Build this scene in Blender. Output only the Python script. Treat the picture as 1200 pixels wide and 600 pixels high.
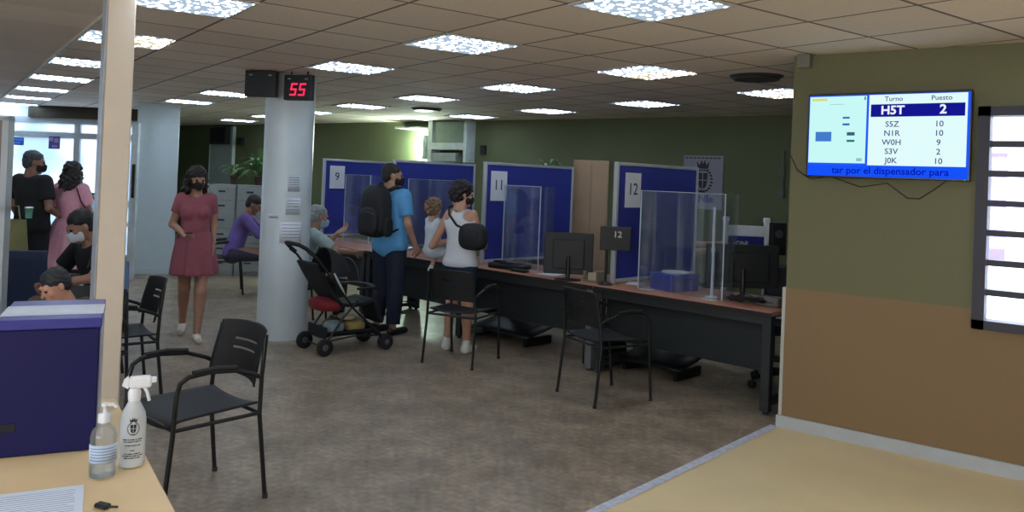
import bpy, math, random
import numpy as np
from mathutils import Vector, Matrix
random.seed(7); np.random.seed(7)
SC = bpy.context.scene
COL = SC.collection
for o in list(bpy.data.objects): bpy.data.objects.remove(o)
PI = math.pi
# ------------------------------------------------------------------ camera
F = 942.68
RT = Vector((0.79319, 0.60768, 0.039635)); UP = Vector((-0.02589, -0.031376, 0.999172)); FW = Vector((-0.60842, 0.79356, 0.009154))
cam = bpy.data.cameras.new('camera'); cam.sensor_width = 36; cam.lens = F/1200*36
cam.shift_y = -(300-201.52)/1200; cam.clip_start = .05; cam.clip_end = 300
co = bpy.data.objects.new('camera', cam); COL.objects.link(co)
M3 = Matrix((RT, UP, -FW)).transposed()
co.matrix_world = Matrix.Translation((0, 0, 1.62)) @ M3.to_4x4()
SC.camera = co
# ------------------------------------------------------------------ world and exposure
w = bpy.data.worlds.new('world'); SC.world = w; w.use_nodes = True
bg = w.node_tree.nodes['Background']; bg.inputs[0].default_value = (.80, .90, 1.0, 1); bg.inputs[1].default_value = 6.5
SC.view_settings.view_transform = 'Standard'; SC.view_settings.look = 'None'
SC.view_settings.gamma = 1; SC.view_settings.exposure = 0.28; SC.view_settings.use_curve_mapping = False
LAMP = 8.0          # radiance of the ceiling diffusers
H = 2.54            # ceiling height
CR = 0.6541         # heading of the camera's right hand in the room's frame
def cw(x, d, z=0.0):    # a spot measured along the camera's right and forward
    return Vector((.7937*x-.6084*d, .6084*x+.7937*d, z))
def face(fx, fy):       # rotz that turns local -Y towards a heading
    return math.atan2(fy, fx)+PI/2+CR
# ------------------------------------------------------------------ materials
def s2l(c): return tuple(((v/255)/12.92 if v/255 <= .04045 else ((v/255+.055)/1.055)**2.4) for v in c)
_m = {}
def mat(name, rgb, rough=.6, metal=0, var=.12, scale=9, bump=0, spec=.5, alpha=1, emit=None, es=0, trans=0, bscale=None):
    if name in _m: return _m[name]
    m = bpy.data.materials.new(name); m.use_nodes = True; nt = m.node_tree; b = nt.nodes['Principled BSDF']
    c = s2l(rgb)
    n = nt.nodes.new('ShaderNodeTexNoise'); n.inputs['Scale'].default_value = scale; n.inputs['Detail'].default_value = 5
    tc = nt.nodes.new('ShaderNodeTexCoord'); nt.links.new(tc.outputs['Object'], n.inputs['Vector'])
    r = nt.nodes.new('ShaderNodeMapRange'); r.inputs[1].default_value = .25; r.inputs[2].default_value = .75
    r.inputs[3].default_value = 1-var; r.inputs[4].default_value = 1+var; nt.links.new(n.outputs['Fac'], r.inputs[0])
    v = nt.nodes.new('ShaderNodeVectorMath'); v.operation = 'SCALE'; v.inputs[0].default_value = c
    nt.links.new(r.outputs[0], v.inputs['Scale']); nt.links.new(v.outputs[0], b.inputs['Base Color'])
    b.inputs['Roughness'].default_value = rough; b.inputs['Metallic'].default_value = metal
    b.inputs['Specular IOR Level'].default_value = spec; b.inputs['Alpha'].default_value = alpha
    b.inputs['Transmission Weight'].default_value = trans
    if bump:
        n2 = nt.nodes.new('ShaderNodeTexNoise'); n2.inputs['Scale'].default_value = bscale or scale*6
        nt.links.new(tc.outputs['Object'], n2.inputs['Vector'])
        bp = nt.nodes.new('ShaderNodeBump'); bp.inputs['Strength'].default_value = bump; bp.inputs['Distance'].default_value = .01
        nt.links.new(n2.outputs['Fac'], bp.inputs['Height']); nt.links.new(bp.outputs[0], b.inputs['Normal'])
    if emit: b.inputs['Emission Color'].default_value = (*s2l(emit), 1); b.inputs['Emission Strength'].default_value = es
    _m[name] = m; return m
def clear(name, tint=(.93, .97, 1), gloss=.12, rough=.03, fog=0.0):
    if name in _m: return _m[name]
    m = bpy.data.materials.new(name); m.use_nodes = True; nt = m.node_tree; nt.nodes.clear()
    out = nt.nodes.new('ShaderNodeOutputMaterial'); t = nt.nodes.new('ShaderNodeBsdfTransparent'); t.inputs[0].default_value = (*tint, 1)
    g = nt.nodes.new('ShaderNodeBsdfGlossy'); g.inputs['Roughness'].default_value = rough
    mx = nt.nodes.new('ShaderNodeMixShader')
    lw = nt.nodes.new('ShaderNodeLayerWeight'); lw.inputs[0].default_value = .25
    mp = nt.nodes.new('ShaderNodeMapRange'); mp.inputs[3].default_value = gloss*.5; mp.inputs[4].default_value = min(1, gloss*4)
    nt.links.new(lw.outputs['Fresnel'], mp.inputs[0]); nt.links.new(mp.outputs[0], mx.inputs[0])
    nt.links.new(t.outputs[0], mx.inputs[1]); nt.links.new(g.outputs[0], mx.inputs[2])
    last = mx
    if fog:
        d = nt.nodes.new('ShaderNodeBsdfDiffuse'); d.inputs[0].default_value = (.75, .82, .9, 1)
        # pale vertical streaks painted in as light reflections down the sheet
        tc = nt.nodes.new('ShaderNodeTexCoord'); mpp = nt.nodes.new('ShaderNodeMapping'); mpp.inputs['Scale'].default_value = (22, 22, .8)
        ns = nt.nodes.new('ShaderNodeTexNoise'); ns.inputs['Scale'].default_value = 1
        nt.links.new(tc.outputs['Object'], mpp.inputs[0]); nt.links.new(mpp.outputs[0], ns.inputs['Vector'])
        mr = nt.nodes.new('ShaderNodeMapRange'); mr.inputs[1].default_value = .45; mr.inputs[2].default_value = .75
        mr.inputs[3].default_value = fog*.35; mr.inputs[4].default_value = fog*2.2; nt.links.new(ns.outputs['Fac'], mr.inputs[0])
        m2 = nt.nodes.new('ShaderNodeMixShader'); nt.links.new(mr.outputs[0], m2.inputs[0])
        nt.links.new(mx.outputs[0], m2.inputs[1]); nt.links.new(d.outputs[0], m2.inputs[2]); last = m2
    nt.links.new(last.outputs[0], out.inputs[0]); _m[name] = m; return m
def glow(name, rgb, s=1.0):
    if name in _m: return _m[name]
    m = bpy.data.materials.new(name); m.use_nodes = True; nt = m.node_tree; nt.nodes.clear()
    out = nt.nodes.new('ShaderNodeOutputMaterial'); e = nt.nodes.new('ShaderNodeEmission')
    e.inputs[0].default_value = (*s2l(rgb), 1); e.inputs[1].default_value = s*.82
    nt.links.new(e.outputs[0], out.inputs[0]); _m[name] = m; return m
def N(nt, t, **k):
    n = nt.nodes.new(t)
    for a, v in k.items(): setattr(n, a, v)
    return n
# ------------------------------------------------------------------ mesh collector
class MB:
    def __init__(s): s.v = []; s.f = []; s.mi = []; s.sm = []; s.M = Matrix.Identity(4); s.m = 0; s.s = False
    def add(s, vs, fs, smooth=None):
        o = len(s.v); s.v += [tuple(s.M @ Vector(p)) for p in vs]
        s.f += [tuple(i+o for i in f) for f in fs]; s.mi += [s.m]*len(fs); s.sm += [s.s if smooth is None else smooth]*len(fs)
        return s
    def box(s, x0, x1, y0, y1, z0, z1, ch=0):
        if ch > 0:   # chamfered on all edges
            vs = []; 
            for k, (dx, dy, dz) in enumerate(((0, ch, ch), (ch, 0, ch), (ch, ch, 0))):
                for sx in (0, 1):
                    for sy in (0, 1):
                        for sz in (0, 1):
                            vs.append((x1-dx if sx else x0+dx, y1-dy if sy else y0+dy, z1-dz if sz else z0+dz))
            import itertools
            def id(k, sx, sy, sz): return k*8+sx*4+sy*2+sz
            fs = []
            for a in (0, 1):
                fs.append([id(0, a, 0, 0), id(0, a, 1, 0), id(0, a, 1, 1), id(0, a, 0, 1)][::1 if a else -1])
                fs.append([id(1, 0, a, 0), id(1, 1, a, 0), id(1, 1, a, 1), id(1, 0, a, 1)][::-1 if a else 1])
                fs.append([id(2, 0, 0, a), id(2, 1, 0, a), id(2, 1, 1, a), id(2, 0, 1, a)][::1 if a else -1])
            for a in (0, 1):
                for b in (0, 1):
                    fs.append([id(0, a, b, 0), id(0, a, b, 1), id(1, a, b, 1), id(1, a, b, 0)])
                    fs.append([id(0, a, 0, b), id(0, a, 1, b), id(2, a, 1, b), id(2, a, 0, b)])
                    fs.append([id(1, 0, a, b), id(1, 1, a, b), id(2, 1, a, b), id(2, 0, a, b)])
                    for c in (0, 1): fs.append([id(0, a, b, c), id(1, a, b, c), id(2, a, b, c)])
            # orient outwards
            c = Vector(((x0+x1)/2, (y0+y1)/2, (z0+z1)/2)); out = []
            for f in fs:
                p = [Vector(vs[i]) for i in f]; n = (p[1]-p[0]).cross(p[2]-p[0])
                out.append(f if n.dot(sum(p, Vector())/len(p)-c) > 0 else f[::-1])
            return s.add(vs, out)
        vs = [(x, y, z) for x in (x0, x1) for y in (y0, y1) for z in (z0, z1)]
        return s.add(vs, [(0, 1, 3, 2), (4, 6, 7, 5), (0, 4, 5, 1), (2, 3, 7, 6), (0, 2, 6, 4), (1, 5, 7, 3)])
    def tube(s, path, r, n=8, closed=False):
        path = [Vector(p) for p in path]; L = len(path); rs = r if isinstance(r, (list, tuple)) else [r]*L
        vs = []; prev = None
        for i, p in enumerate(path):
            if closed: d = path[(i+1) % L]-path[i-1]
            else: d = path[min(i+1, L-1)]-path[max(i-1, 0)]
            d.normalize()
            if prev is None:
                u = d.cross(Vector((0, 0, 1)));
                if u.length < .1: u = d.cross(Vector((1, 0, 0)))
            else: u = prev-d*prev.dot(d)
            u.normalize(); prev = u.copy(); w_ = d.cross(u)
            for k in range(n):
                a = 2*PI*k/n; vs.append(tuple(p+(u*math.cos(a)+w_*math.sin(a))*rs[i]))
        fs = []
        for i in range(L if closed else L-1):
            for k in range(n):
                a = i*n+k; b = i*n+(k+1) % n; c = ((i+1) % L)*n+(k+1) % n; d = ((i+1) % L)*n+k
                fs.append((a, b, c, d))
        s.add(vs, fs, True)
        if not closed: s.add(vs[:n], [tuple(range(n))[::-1]], False); s.add(vs[-n:], [tuple(range(n))], False)
        return s
    def lathe(s, prof, c=(0, 0, 0), n=24, smooth=True):
        vs = []; 
        for (r, z) in prof:
            for k in range(n): a = 2*PI*k/n; vs.append((c[0]+r*math.cos(a), c[1]+r*math.sin(a), c[2]+z))
        fs = [(i*n+k, i*n+(k+1) % n, (i+1)*n+(k+1) % n, (i+1)*n+k) for i in range(len(prof)-1) for k in range(n)]
        s.add(vs, fs, smooth)
        s.add(vs[:n], [tuple(range(n))[::-1]], False); s.add(vs[-n:], [tuple(range(n))], False); return s
    def grid(s, fn, nu, nv, th=0, smooth=True):
        P = [[Vector(fn(i/nu, j/nv)) for j in range(nv+1)] for i in range(nu+1)]
        vs = [tuple(P[i][j]) for i in range(nu+1) for j in range(nv+1)]
        fs = [(i*(nv+1)+j, (i+1)*(nv+1)+j, (i+1)*(nv+1)+j+1, i*(nv+1)+j+1) for i in range(nu) for j in range(nv)]
        if th:
            ns = []
            for i in range(nu+1):
                for j in range(nv+1):
                    du = P[min(i+1, nu)][j]-P[max(i-1, 0)][j]; dv = P[i][min(j+1, nv)]-P[i][max(j-1, 0)]
                    n = du.cross(dv); n.normalize() if n.length > 1e-9 else None; ns.append(n)
            o = len(vs); vs += [tuple(Vector(vs[k])-ns[k]*th) for k in range(o)]
            fs += [tuple(i+o for i in f[::-1]) for f in fs]
            ring = [i*(nv+1) for i in range(nu+1)]+[nu*(nv+1)+j for j in range(1, nv+1)]+[i*(nv+1)+nv for i in range(nu-1, -1, -1)]+[j for j in range(nv-1, 0, -1)]
            for k in range(len(ring)):
                a, b = ring[k], ring[(k+1) % len(ring)]; fs.append((b, a, a+o, b+o))
        return s.add(vs, fs, smooth)
    def prism(s, poly, y0, y1):      # polygon in x,z extruded along y
        n = len(poly); vs = [(x, y0, z) for x, z in poly]+[(x, y1, z) for x, z in poly]
        fs = [tuple(range(n)), tuple(range(2*n-1, n-1, -1))]+[(i, i+n, (i+1) % n+n, (i+1) % n) for i in range(n)]
        return s.add(vs, fs)
    def ell(s, c, r, n=14):
        vs = []; fs = []
        for i in range(n+1):
            t = PI*i/n
            for k in range(n*2):
                a = PI*k/n; vs.append((c[0]+r[0]*math.sin(t)*math.cos(a), c[1]+r[1]*math.sin(t)*math.sin(a), c[2]+r[2]*math.cos(t)))
        for i in range(n):
            for k in range(2*n): fs.append((i*2*n+k, (i+1)*2*n+k, (i+1)*2*n+(k+1) % (2*n), i*2*n+(k+1) % (2*n)))
        return s.add(vs, fs, True)
    def text(s, body, x, z, size, y=0, ext=.0008, align='LEFT', bold=0, slant=0):   # lies in the x,z plane, read from -y
        cu = bpy.data.curves.new('t', 'FONT'); cu.body = body; cu.size = size; cu.extrude = ext; cu.align_x = align; cu.shear = slant; cu.offset = bold; cu.resolution_u = 3
        ob = bpy.data.objects.new('t', cu); COL.objects.link(ob); dg = bpy.context.evaluated_depsgraph_get(); dg.update()
        me = bpy.data.meshes.new_from_object(ob.evaluated_get(dg))
        vs = [(v.co.x+x, y-v.co.z, v.co.y+z) for v in me.vertices]; fs = [tuple(p.vertices) for p in me.polygons]
        bpy.data.objects.remove(ob); bpy.data.curves.remove(cu); bpy.data.meshes.remove(me)
        return s.add(vs, fs, False)
    def build(s, name, mats, parent=None, loc=None, rotz=0, bevel=0):
        me = bpy.data.meshes.new(name); me.from_pydata(s.v, [], s.f)
        mats = mats if isinstance(mats, (list, tuple)) else [mats]
        for m in mats: me.materials.append(m)
        me.polygons.foreach_set('material_index', s.mi); me.polygons.foreach_set('use_smooth', s.sm); me.update()
        o = bpy.data.objects.new(name, me); COL.objects.link(o)
        if parent: o.parent = parent
        if loc is not None: o.location = loc
        o.rotation_euler = (0, 0, rotz)
        if bevel:
            b = o.modifiers.new('bevel', 'BEVEL'); b.width = bevel; b.segments = 2; b.limit_method = 'ANGLE'
        return o
def tag(o, label, cat, group=None):
    o['label'] = label; o['category'] = cat
    if group: o['group'] = group
    return o
def thing(name, label, cat, loc=(0, 0, 0), rotz=0, group=None):
    o = bpy.data.objects.new(name, None); COL.objects.link(o); o.location = loc; o.rotation_euler = (0, 0, rotz); o.empty_display_size = .1
    return tag(o, label, cat, group)
def struct(o): o['kind'] = 'structure'; return o
def dup(root, loc, rotz, label, group=None):
    r = root.copy(); COL.objects.link(r); r.location = loc; r.rotation_euler = (0, 0, rotz); r['label'] = label
    if group: r['group'] = group
    for ch in list(root.children):
        c = ch.copy(); COL.objects.link(c); c.parent = r
        for g in ch.children:
            d = g.copy(); COL.objects.link(d); d.parent = c
    return r
def Tr(x, y, z, rz=0, rx=0, ry=0): return Matrix.Translation((x, y, z)) @ Matrix.Rotation(rz, 4, 'Z') @ Matrix.Rotation(ry, 4, 'Y') @ Matrix.Rotation(rx, 4, 'X')
# ------------------------------------------------------------------ signed distance bodies (people, hair, soft bags)
def nrm(v): v = np.array(v, float); return v/np.linalg.norm(v)
def rc(P, a, b, ra, rb, kx=1.0, ky=1.0):
    k = np.array([kx, ky, 1.0]); a = np.array(a, float)/k; b = np.array(b, float)/k; Q = P/k; ab = b-a; q = Q-a
    h = np.clip((q@ab)/(ab@ab+1e-12), 0, 1)
    return np.linalg.norm(q-h[:, None]*ab, axis=1)-(ra+(rb-ra)*h)
def el(P, c, r):
    q = (P-np.array(c))/np.array(r); n = np.linalg.norm(q, axis=1); return (n-1)*min(r)
def smin(a, b, k): h = np.clip(.5+.5*(b-a)/k, 0, 1); return b*(1-h)+a*h-k*h*(1-h)
def surf(fn, lo, hi, h):
    lo = np.array(lo, float); n = np.ceil((np.array(hi)-lo)/h).astype(int)+1
    ax = [lo[i]+h*np.arange(n[i]) for i in range(3)]; G = np.stack(np.meshgrid(*ax, indexing='ij'), -1).reshape(-1, 3)
    V = fn(G).reshape(n); S = V < 0
    def c(A, i, j, k): return A[i:n[0]-1+i, j:n[1]-1+j, k:n[2]-1+k]
    cs = [(i, j, k) for i in (0, 1) for j in (0, 1) for k in (0, 1)]
    cnt = sum(c(S, *q).astype(int) for q in cs); act = (cnt > 0) & (cnt < 8)
    idx = -np.ones(act.shape, int); idx[act] = np.arange(act.sum()); acc = np.zeros((act.sum(), 3)); num = np.zeros(act.sum())
    for q in cs:
        for d in range(3):
            if q[d]: continue
            r = list(q); r[d] = 1
            v0 = c(V, *q)[act]; v1 = c(V, *r)[act]; x = (v0 < 0) != (v1 < 0); t = np.where(x, v0/(v0-v1+1e-12), 0)
            p = np.tile(np.array(q, float), (len(v0), 1)); p[:, d] += t; acc[x] += p[x]; num[x] += 1
    base = np.argwhere(act); vs = lo+h*(base+acc/num[:, None]); fs = []
    for d in range(3):
        e1, e2 = (d+1) % 3, (d+2) % 3
        s0 = [slice(None)]*3; s1 = [slice(None)]*3; s0[d] = slice(0, n[d]-1); s1[d] = slice(1, n[d])
        X = S[tuple(s0)] != S[tuple(s1)]; I = np.argwhere(X); I = I[(I[:, e1] > 0) & (I[:, e2] > 0) & (I[:, e1] < n[e1]-1) & (I[:, e2] < n[e2]-1)]
        ins = S[tuple(I.T)]
        def cell(o1, o2): J = I.copy(); J[:, e1] -= o1; J[:, e2] -= o2; return idx[tuple(J.T)]
        q = np.stack([cell(1, 1), cell(0, 1), cell(0, 0), cell(1, 0)], 1); q[~ins] = q[~ins][:, ::-1]; fs.append(q)
    return vs, np.concatenate(fs)
def smesh(name, parts, mats, parent, mi=None):
    vs = []; fs = []; ms = []; o = 0
    for k, (v, f) in enumerate(parts): vs.append(v); fs.append(f+o); o += len(v); ms += [(mi[k] if mi else 0)]*len(f)
    vs = np.concatenate(vs); fs = np.concatenate(fs); me = bpy.data.meshes.new(name); me.from_pydata(vs.tolist(), [], fs.tolist())
    for m in (mats if isinstance(mats, (list, tuple)) else [mats]): me.materials.append(m)
    me.polygons.foreach_set('use_smooth', [True]*len(fs)); me.polygons.foreach_set('material_index', ms); me.update()
    ob = bpy.data.objects.new(name, me); COL.objects.link(ob)
    if parent: ob.parent = parent
    return ob
def bbox(pts, pad):
    p = np.array(pts); return p.min(0)-pad, p.max(0)+pad

# ================================================================== STRUCTURE
U = Vector((math.cos(math.radians(163.406)), math.sin(math.radians(163.406)), 0)); V_ = Vector((math.cos(math.radians(73.406)), math.sin(math.radians(73.406)), 0))
G0 = Vector((-2.152, 4.024, H))
# floor: mottled grey brown vinyl
def floor_mat():
    m = bpy.data.materials.new('mottled vinyl'); m.use_nodes = True; nt = m.node_tree; b = nt.nodes['Principled BSDF']; L = nt.links
    tc = N(nt, 'ShaderNodeTexCoord'); n1 = N(nt, 'ShaderNodeTexNoise'); n1.inputs['Scale'].default_value = 3.2; n1.inputs['Detail'].default_value = 8; n1.inputs['Roughness'].default_value = .72
    n2 = N(nt, 'ShaderNodeTexNoise'); n2.inputs['Scale'].default_value = 26; n2.inputs['Detail'].default_value = 4
    L.new(tc.outputs['Object'], n1.inputs['Vector']); L.new(tc.outputs['Object'], n2.inputs['Vector'])
    ad = N(nt, 'ShaderNodeMath', operation='ADD'); ml = N(nt, 'ShaderNodeMath', operation='MULTIPLY'); ml.inputs[1].default_value = .45
    L.new(n2.outputs['Fac'], ml.inputs[0]); L.new(n1.outputs['Fac'], ad.inputs[0]); L.new(ml.outputs[0], ad.inputs[1])
    cr = N(nt, 'ShaderNodeValToRGB'); e = cr.color_ramp.elements; e[0].position = .5; e[0].color = (*s2l((112, 97, 81)), 1); e[1].position = .98; e[1].color = (*s2l((194, 172, 150)), 1)
    x = e.new(.74); x.color = (*s2l((153, 136, 116)), 1); L.new(ad.outputs[0], cr.inputs[0]); L.new(cr.outputs[0], b.inputs['Base Color'])
    b.inputs['Roughness'].default_value = .38; b.inputs['Specular IOR Level'].default_value = .45
    return m
mb = MB(); mb.box(-22, 4.2, -4, 11, -.1, 0); struct(mb.build('floor', floor_mat()))
mb = MB(); mb.add([(-2.08, 2.6, .004), (-1.86, 5.52, .004), (3.9, 5.52, .004), (3.9, 2.6, .004), (-2.08, 2.6, .0), (-1.86, 5.52, .0), (3.9, 5.52, .0), (3.9, 2.6, .0)], [(3, 2, 1, 0), (4, 5, 6, 7), (0, 1, 5, 4), (1, 2, 6, 5), (2, 3, 7, 6), (3, 0, 4, 7)])
mb.add([(-2.08, 2.6, .004), (3.9, 2.6, .004), (3.9, -3.9, .004), (-2.6, -3.9, .004)], [(3, 2, 1, 0)[::-1]])
struct(mb.build('floor', mat('beige linoleum', (236, 210, 160), .5, var=.05, scale=2.2)))
mb = MB(); mb.add([(-2.13, 2.6, .008), (-1.91, 5.52, .008), (-1.85, 5.52, .008), (-2.07, 2.6, .008), (-2.65, -3.9, .008), (-2.59, -3.9, .008)], [(3, 2, 1, 0), (5, 3, 0, 4)])
struct(mb.build('trim_1', mat('white floor tape', (205, 208, 220), .6, var=.22, scale=30)))
# ceiling: mineral tiles on a rotated grid, smooth plasterboard beyond a trim line
def ceil_mat():
    m = bpy.data.materials.new('ceiling tiles'); m.use_nodes = True; nt = m.node_tree; b = nt.nodes['Principled BSDF']; L = nt.links
    tc = N(nt, 'ShaderNodeTexCoord'); mp = N(nt, 'ShaderNodeMapping'); mp.vector_type = 'TEXTURE'
    mp.inputs['Location'].default_value = (G0.x, G0.y, 0); mp.inputs['Rotation'].default_value = (0, 0, math.radians(73.406)); mp.inputs['Scale'].default_value = (.6, .6, 1)
    L.new(tc.outputs['Object'], mp.inputs[0]); sp = N(nt, 'ShaderNodeSeparateXYZ'); L.new(mp.outputs[0], sp.inputs[0])
    lines = []
    for ax in 'XY':
        fr = N(nt, 'ShaderNodeMath', operation='FRACT'); L.new(sp.outputs[ax], fr.inputs[0])
        a = N(nt, 'ShaderNodeMath', operation='SUBTRACT'); a.inputs[1].default_value = .5; L.new(fr.outputs[0], a.inputs[0])
        c = N(nt, 'ShaderNodeMath', operation='ABSOLUTE'); L.new(a.outputs[0], c.inputs[0])
        g = N(nt, 'ShaderNodeMath', operation='GREATER_THAN'); g.inputs[1].default_value = .484; L.new(c.outputs[0], g.inputs[0]); lines.append(g)
    mx = N(nt, 'ShaderNodeMath', operation='MAXIMUM'); L.new(lines[0].outputs[0], mx.inputs[0]); L.new(lines[1].outputs[0], mx.inputs[1])
    zone = N(nt, 'ShaderNodeMath', operation='GREATER_THAN'); zone.inputs[1].default_value = -4.0; L.new(sp.outputs['X'], zone.inputs[0])
    ln = N(nt, 'ShaderNodeMath', operation='MULTIPLY'); L.new(mx.outputs[0], ln.inputs[0]); L.new(zone.outputs[0], ln.inputs[1])
    fl = N(nt, 'ShaderNodeVectorMath', operation='FLOOR'); L.new(mp.outputs[0], fl.inputs[0])
    wn = N(nt, 'ShaderNodeTexWhiteNoise'); L.new(fl.outputs[0], wn.inputs['Vector'])
    ns = N(nt, 'ShaderNodeTexNoise'); ns.inputs['Scale'].default_value = 60; L.new(tc.outputs['Object'], ns.inputs['Vector'])
    a1 = N(nt, 'ShaderNodeMapRange'); a1.inputs[3].default_value = .93; a1.inputs[4].default_value = 1.05; L.new(wn.outputs['Value'], a1.inputs[0])
    a2 = N(nt, 'ShaderNodeMapRange'); a2.inputs[3].default_value = .9; a2.inputs[4].default_value = 1.1; L.new(ns.outputs['Fac'], a2.inputs[0])
    mm = N(nt, 'ShaderNodeMath', operation='MULTIPLY'); L.new(a1.outputs[0], mm.inputs[0]); L.new(a2.outputs[0], mm.inputs[1])
    sc = N(nt, 'ShaderNodeVectorMath', operation='SCALE'); sc.inputs[0].default_value = s2l((236, 222, 209)); L.new(mm.outputs[0], sc.inputs['Scale'])
    mi = N(nt, 'ShaderNodeMix', data_type='RGBA'); mi.inputs['B'].default_value = (*s2l((120, 112, 106)), 1); L.new(sc.outputs[0], mi.inputs['A']); L.new(ln.outputs[0], mi.inputs['Factor'])
    L.new(mi.outputs['Result'], b.inputs['Base Color']); b.inputs['Roughness'].default_value = .85; b.inputs['Specular IOR Level'].default_value = .15
    return m
_a = cw(-11.5, 13.5); _b = cw(-6.15, 13.5); pl = [(-21.95, -4.1), (4.15, -4.1), (4.15, 5.67), (-1.6, 5.67), (-1.6, 10.05), (-18.3, 10.05), (_b.x, _b.y), (_a.x, _a.y), (-21.95, 2)]
mb = MB(); n_ = len(pl); mb.add([(x, y, H) for x, y in pl]+[(x, y, H+.1) for x, y in pl], [tuple(range(n_))[::-1], tuple(range(n_, 2*n_))]+[(i, (i+1) % n_, (i+1) % n_+n_, i+n_) for i in range(n_)]); struct(mb.build('ceiling', ceil_mat()))
# trim strip along the plasterboard edge
mb = MB(); c0 = G0+V_*(-4.0*.6); p0 = c0+U*(-3*.6); p1 = c0+U*(24*.6)
mb.M = Matrix.Translation(p0) @ Matrix.Rotation(math.radians(163.406), 4, 'Z'); mb.box(0, (p1-p0).length, -.012, .012, -.02, 0)
struct(mb.build('trim_2', mat('white edge trim', (215, 210, 200), .6)))
# walls
green = mat('olive green paint', (100, 106, 74), .75, var=.04, scale=3)
def two_tone():
    m = bpy.data.materials.new('olive over brown paint'); m.use_nodes = True; nt = m.node_tree; b = nt.nodes['Principled BSDF']; L = nt.links
    tc = N(nt, 'ShaderNodeTexCoord'); sp = N(nt, 'ShaderNodeSeparateXYZ'); L.new(tc.outputs['Object'], sp.inputs[0])
    g = N(nt, 'ShaderNodeMath', operation='GREATER_THAN'); g.inputs[1].default_value = .955; L.new(sp.outputs['Z'], g.inputs[0])
    mi = N(nt, 'ShaderNodeMix', data_type='RGBA'); mi.inputs['A'].default_value = (*s2l((140, 114, 82)), 1); mi.inputs['B'].default_value = (*s2l((116, 113, 82)), 1); L.new(g.outputs[0], mi.inputs['Factor'])
    n = N(nt, 'ShaderNodeTexNoise'); n.inputs['Scale'].default_value = 120; L.new(tc.outputs['Object'], n.inputs['Vector'])
    r = N(nt, 'ShaderNodeMapRange'); r.inputs[3].default_value = .9; r.inputs[4].default_value = 1.1; L.new(n.outputs['Fac'], r.inputs[0])
    s = N(nt, 'ShaderNodeVectorMath', operation='SCALE'); L.new(mi.outputs['Result'], s.inputs[0]); L.new(r.outputs[0], s.inputs['Scale']); L.new(s.outputs[0], b.inputs['Base Color'])
    b.inputs['Roughness'].default_value = .6; b.inputs['Specular IOR Level'].default_value = .3
    return m
WB = 5.53
mb = MB(); WX0, WX1, WZ0, WZ1 = -.68, .55, .885, 2.12
mb.box(-1.84, WX0, WB, WB+.14, 0, H); mb.box(WX1, 4, WB, WB+.14, 0, H); mb.box(WX0, WX1, WB, WB+.14, 0, WZ0); mb.box(WX0, WX1, WB, WB+.14, WZ1, H)
struct(mb.build('wall_right', two_tone()))
mb = MB(); mb.box(-1.862, -1.84, WB-.004, WB+.15, 0, .955); struct(mb.build('trim_3', mat('pale corner bead', (190, 188, 178), .6)))
mb = MB(); mb.box(-1.872, 4, WB-.02, WB, 0, .085); mb.box(-1.872, -1.84, WB, WB+.15, 0, .085); struct(mb.build('baseboard_right', mat('pale skirting', (186, 190, 192), .5, var=.06)))
mb = MB(); mb.box(-19, -1.6, 9.9, 10.05, 0, H); struct(mb.build('wall_back', green))
mb = MB(); mb.box(-1.75, -1.62, WB+.14, 9.9, 0, H); struct(mb.build('wall_side', green))
mb = MB(); mb.box(4, 4.15, -4, WB+.14, 0, H); struct(mb.build('wall_near_right', mat('cream paint', (214, 200, 172), .7, var=.04)))
# rear wall, behind the camera, with its own wide window
mb = MB(); mb.box(-22, -3.2, -4.15, -4, 0, H); mb.box(2.0, 4, -4.15, -4, 0, H); mb.box(-3.2, 2.0, -4.15, -4, 0, .8); mb.box(-3.2, 2.0, -4.15, -4, 2.3, H)
struct(mb.build('wall_front', _m['cream paint']))
# left end: glazed partition seen far away, frontal to the camera
gp0 = cw(-11.5, 13.5); gp1 = cw(-6.15, 13.5)
part = MB(); part.M = Matrix.Translation(gp1) @ Matrix.Rotation(CR, 4, 'Z')
LL = -5.35
for x in (0, -1.15, -2.42, -3.7, LL): part.box(x-.05, x+.05, -.04, .04, 0, 2.3)
for z in (.05, .95, 2.06, 2.3): part.box(LL, 0, -.035, .035, z-.045, z+.045)
struct(part.build('wall_left', mat('pale grey aluminium', (196, 205, 214), .45, .2, var=.05)))
def frosted():
    m = bpy.data.materials.new('frosted glass'); m.use_nodes = True; nt = m.node_tree; nt.nodes.clear(); L = nt.links
    o = N(nt, 'ShaderNodeOutputMaterial'); t = N(nt, 'ShaderNodeBsdfTranslucent'); d = N(nt, 'ShaderNodeBsdfGlossy'); d.inputs['Roughness'].default_value = .25
    n = N(nt, 'ShaderNodeTexNoise'); n.inputs['Scale'].default_value = 1.4; r = N(nt, 'ShaderNodeValToRGB'); tc = N(nt, 'ShaderNodeTexCoord'); L.new(tc.outputs['Object'], n.inputs['Vector'])
    r.color_ramp.elements[0].color = (.46, .54, .64, 1); r.color_ramp.elements[1].color = (.74, .80, .86, 1); r.color_ramp.elements[0].position = .35; r.color_ramp.elements[1].position = .65
    L.new(n.outputs['Fac'], r.inputs[0]); L.new(r.outputs[0], t.inputs[0]); mx = N(nt, 'ShaderNodeMixShader'); mx.inputs[0].default_value = .08
    L.new(t.outputs[0], mx.inputs[1]); L.new(d.outputs[0], mx.inputs[2]); L.new(mx.outputs[0], o.inputs[0]); return m
FG = frosted()
for k, (x0, x1) in enumerate(((-1.10, -.05), (-2.37, -1.20), (-3.65, -2.47), (LL+.05, -3.75))):
    g = MB(); g.M = part.M
    for z0, z1 in ((.095, .905), (.995, 2.015), (2.105, 2.255)): g.box(x0, x1, -.006, .006, z0, z1)
    struct(g.build('window_%d' % (k+2), FG))
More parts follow.
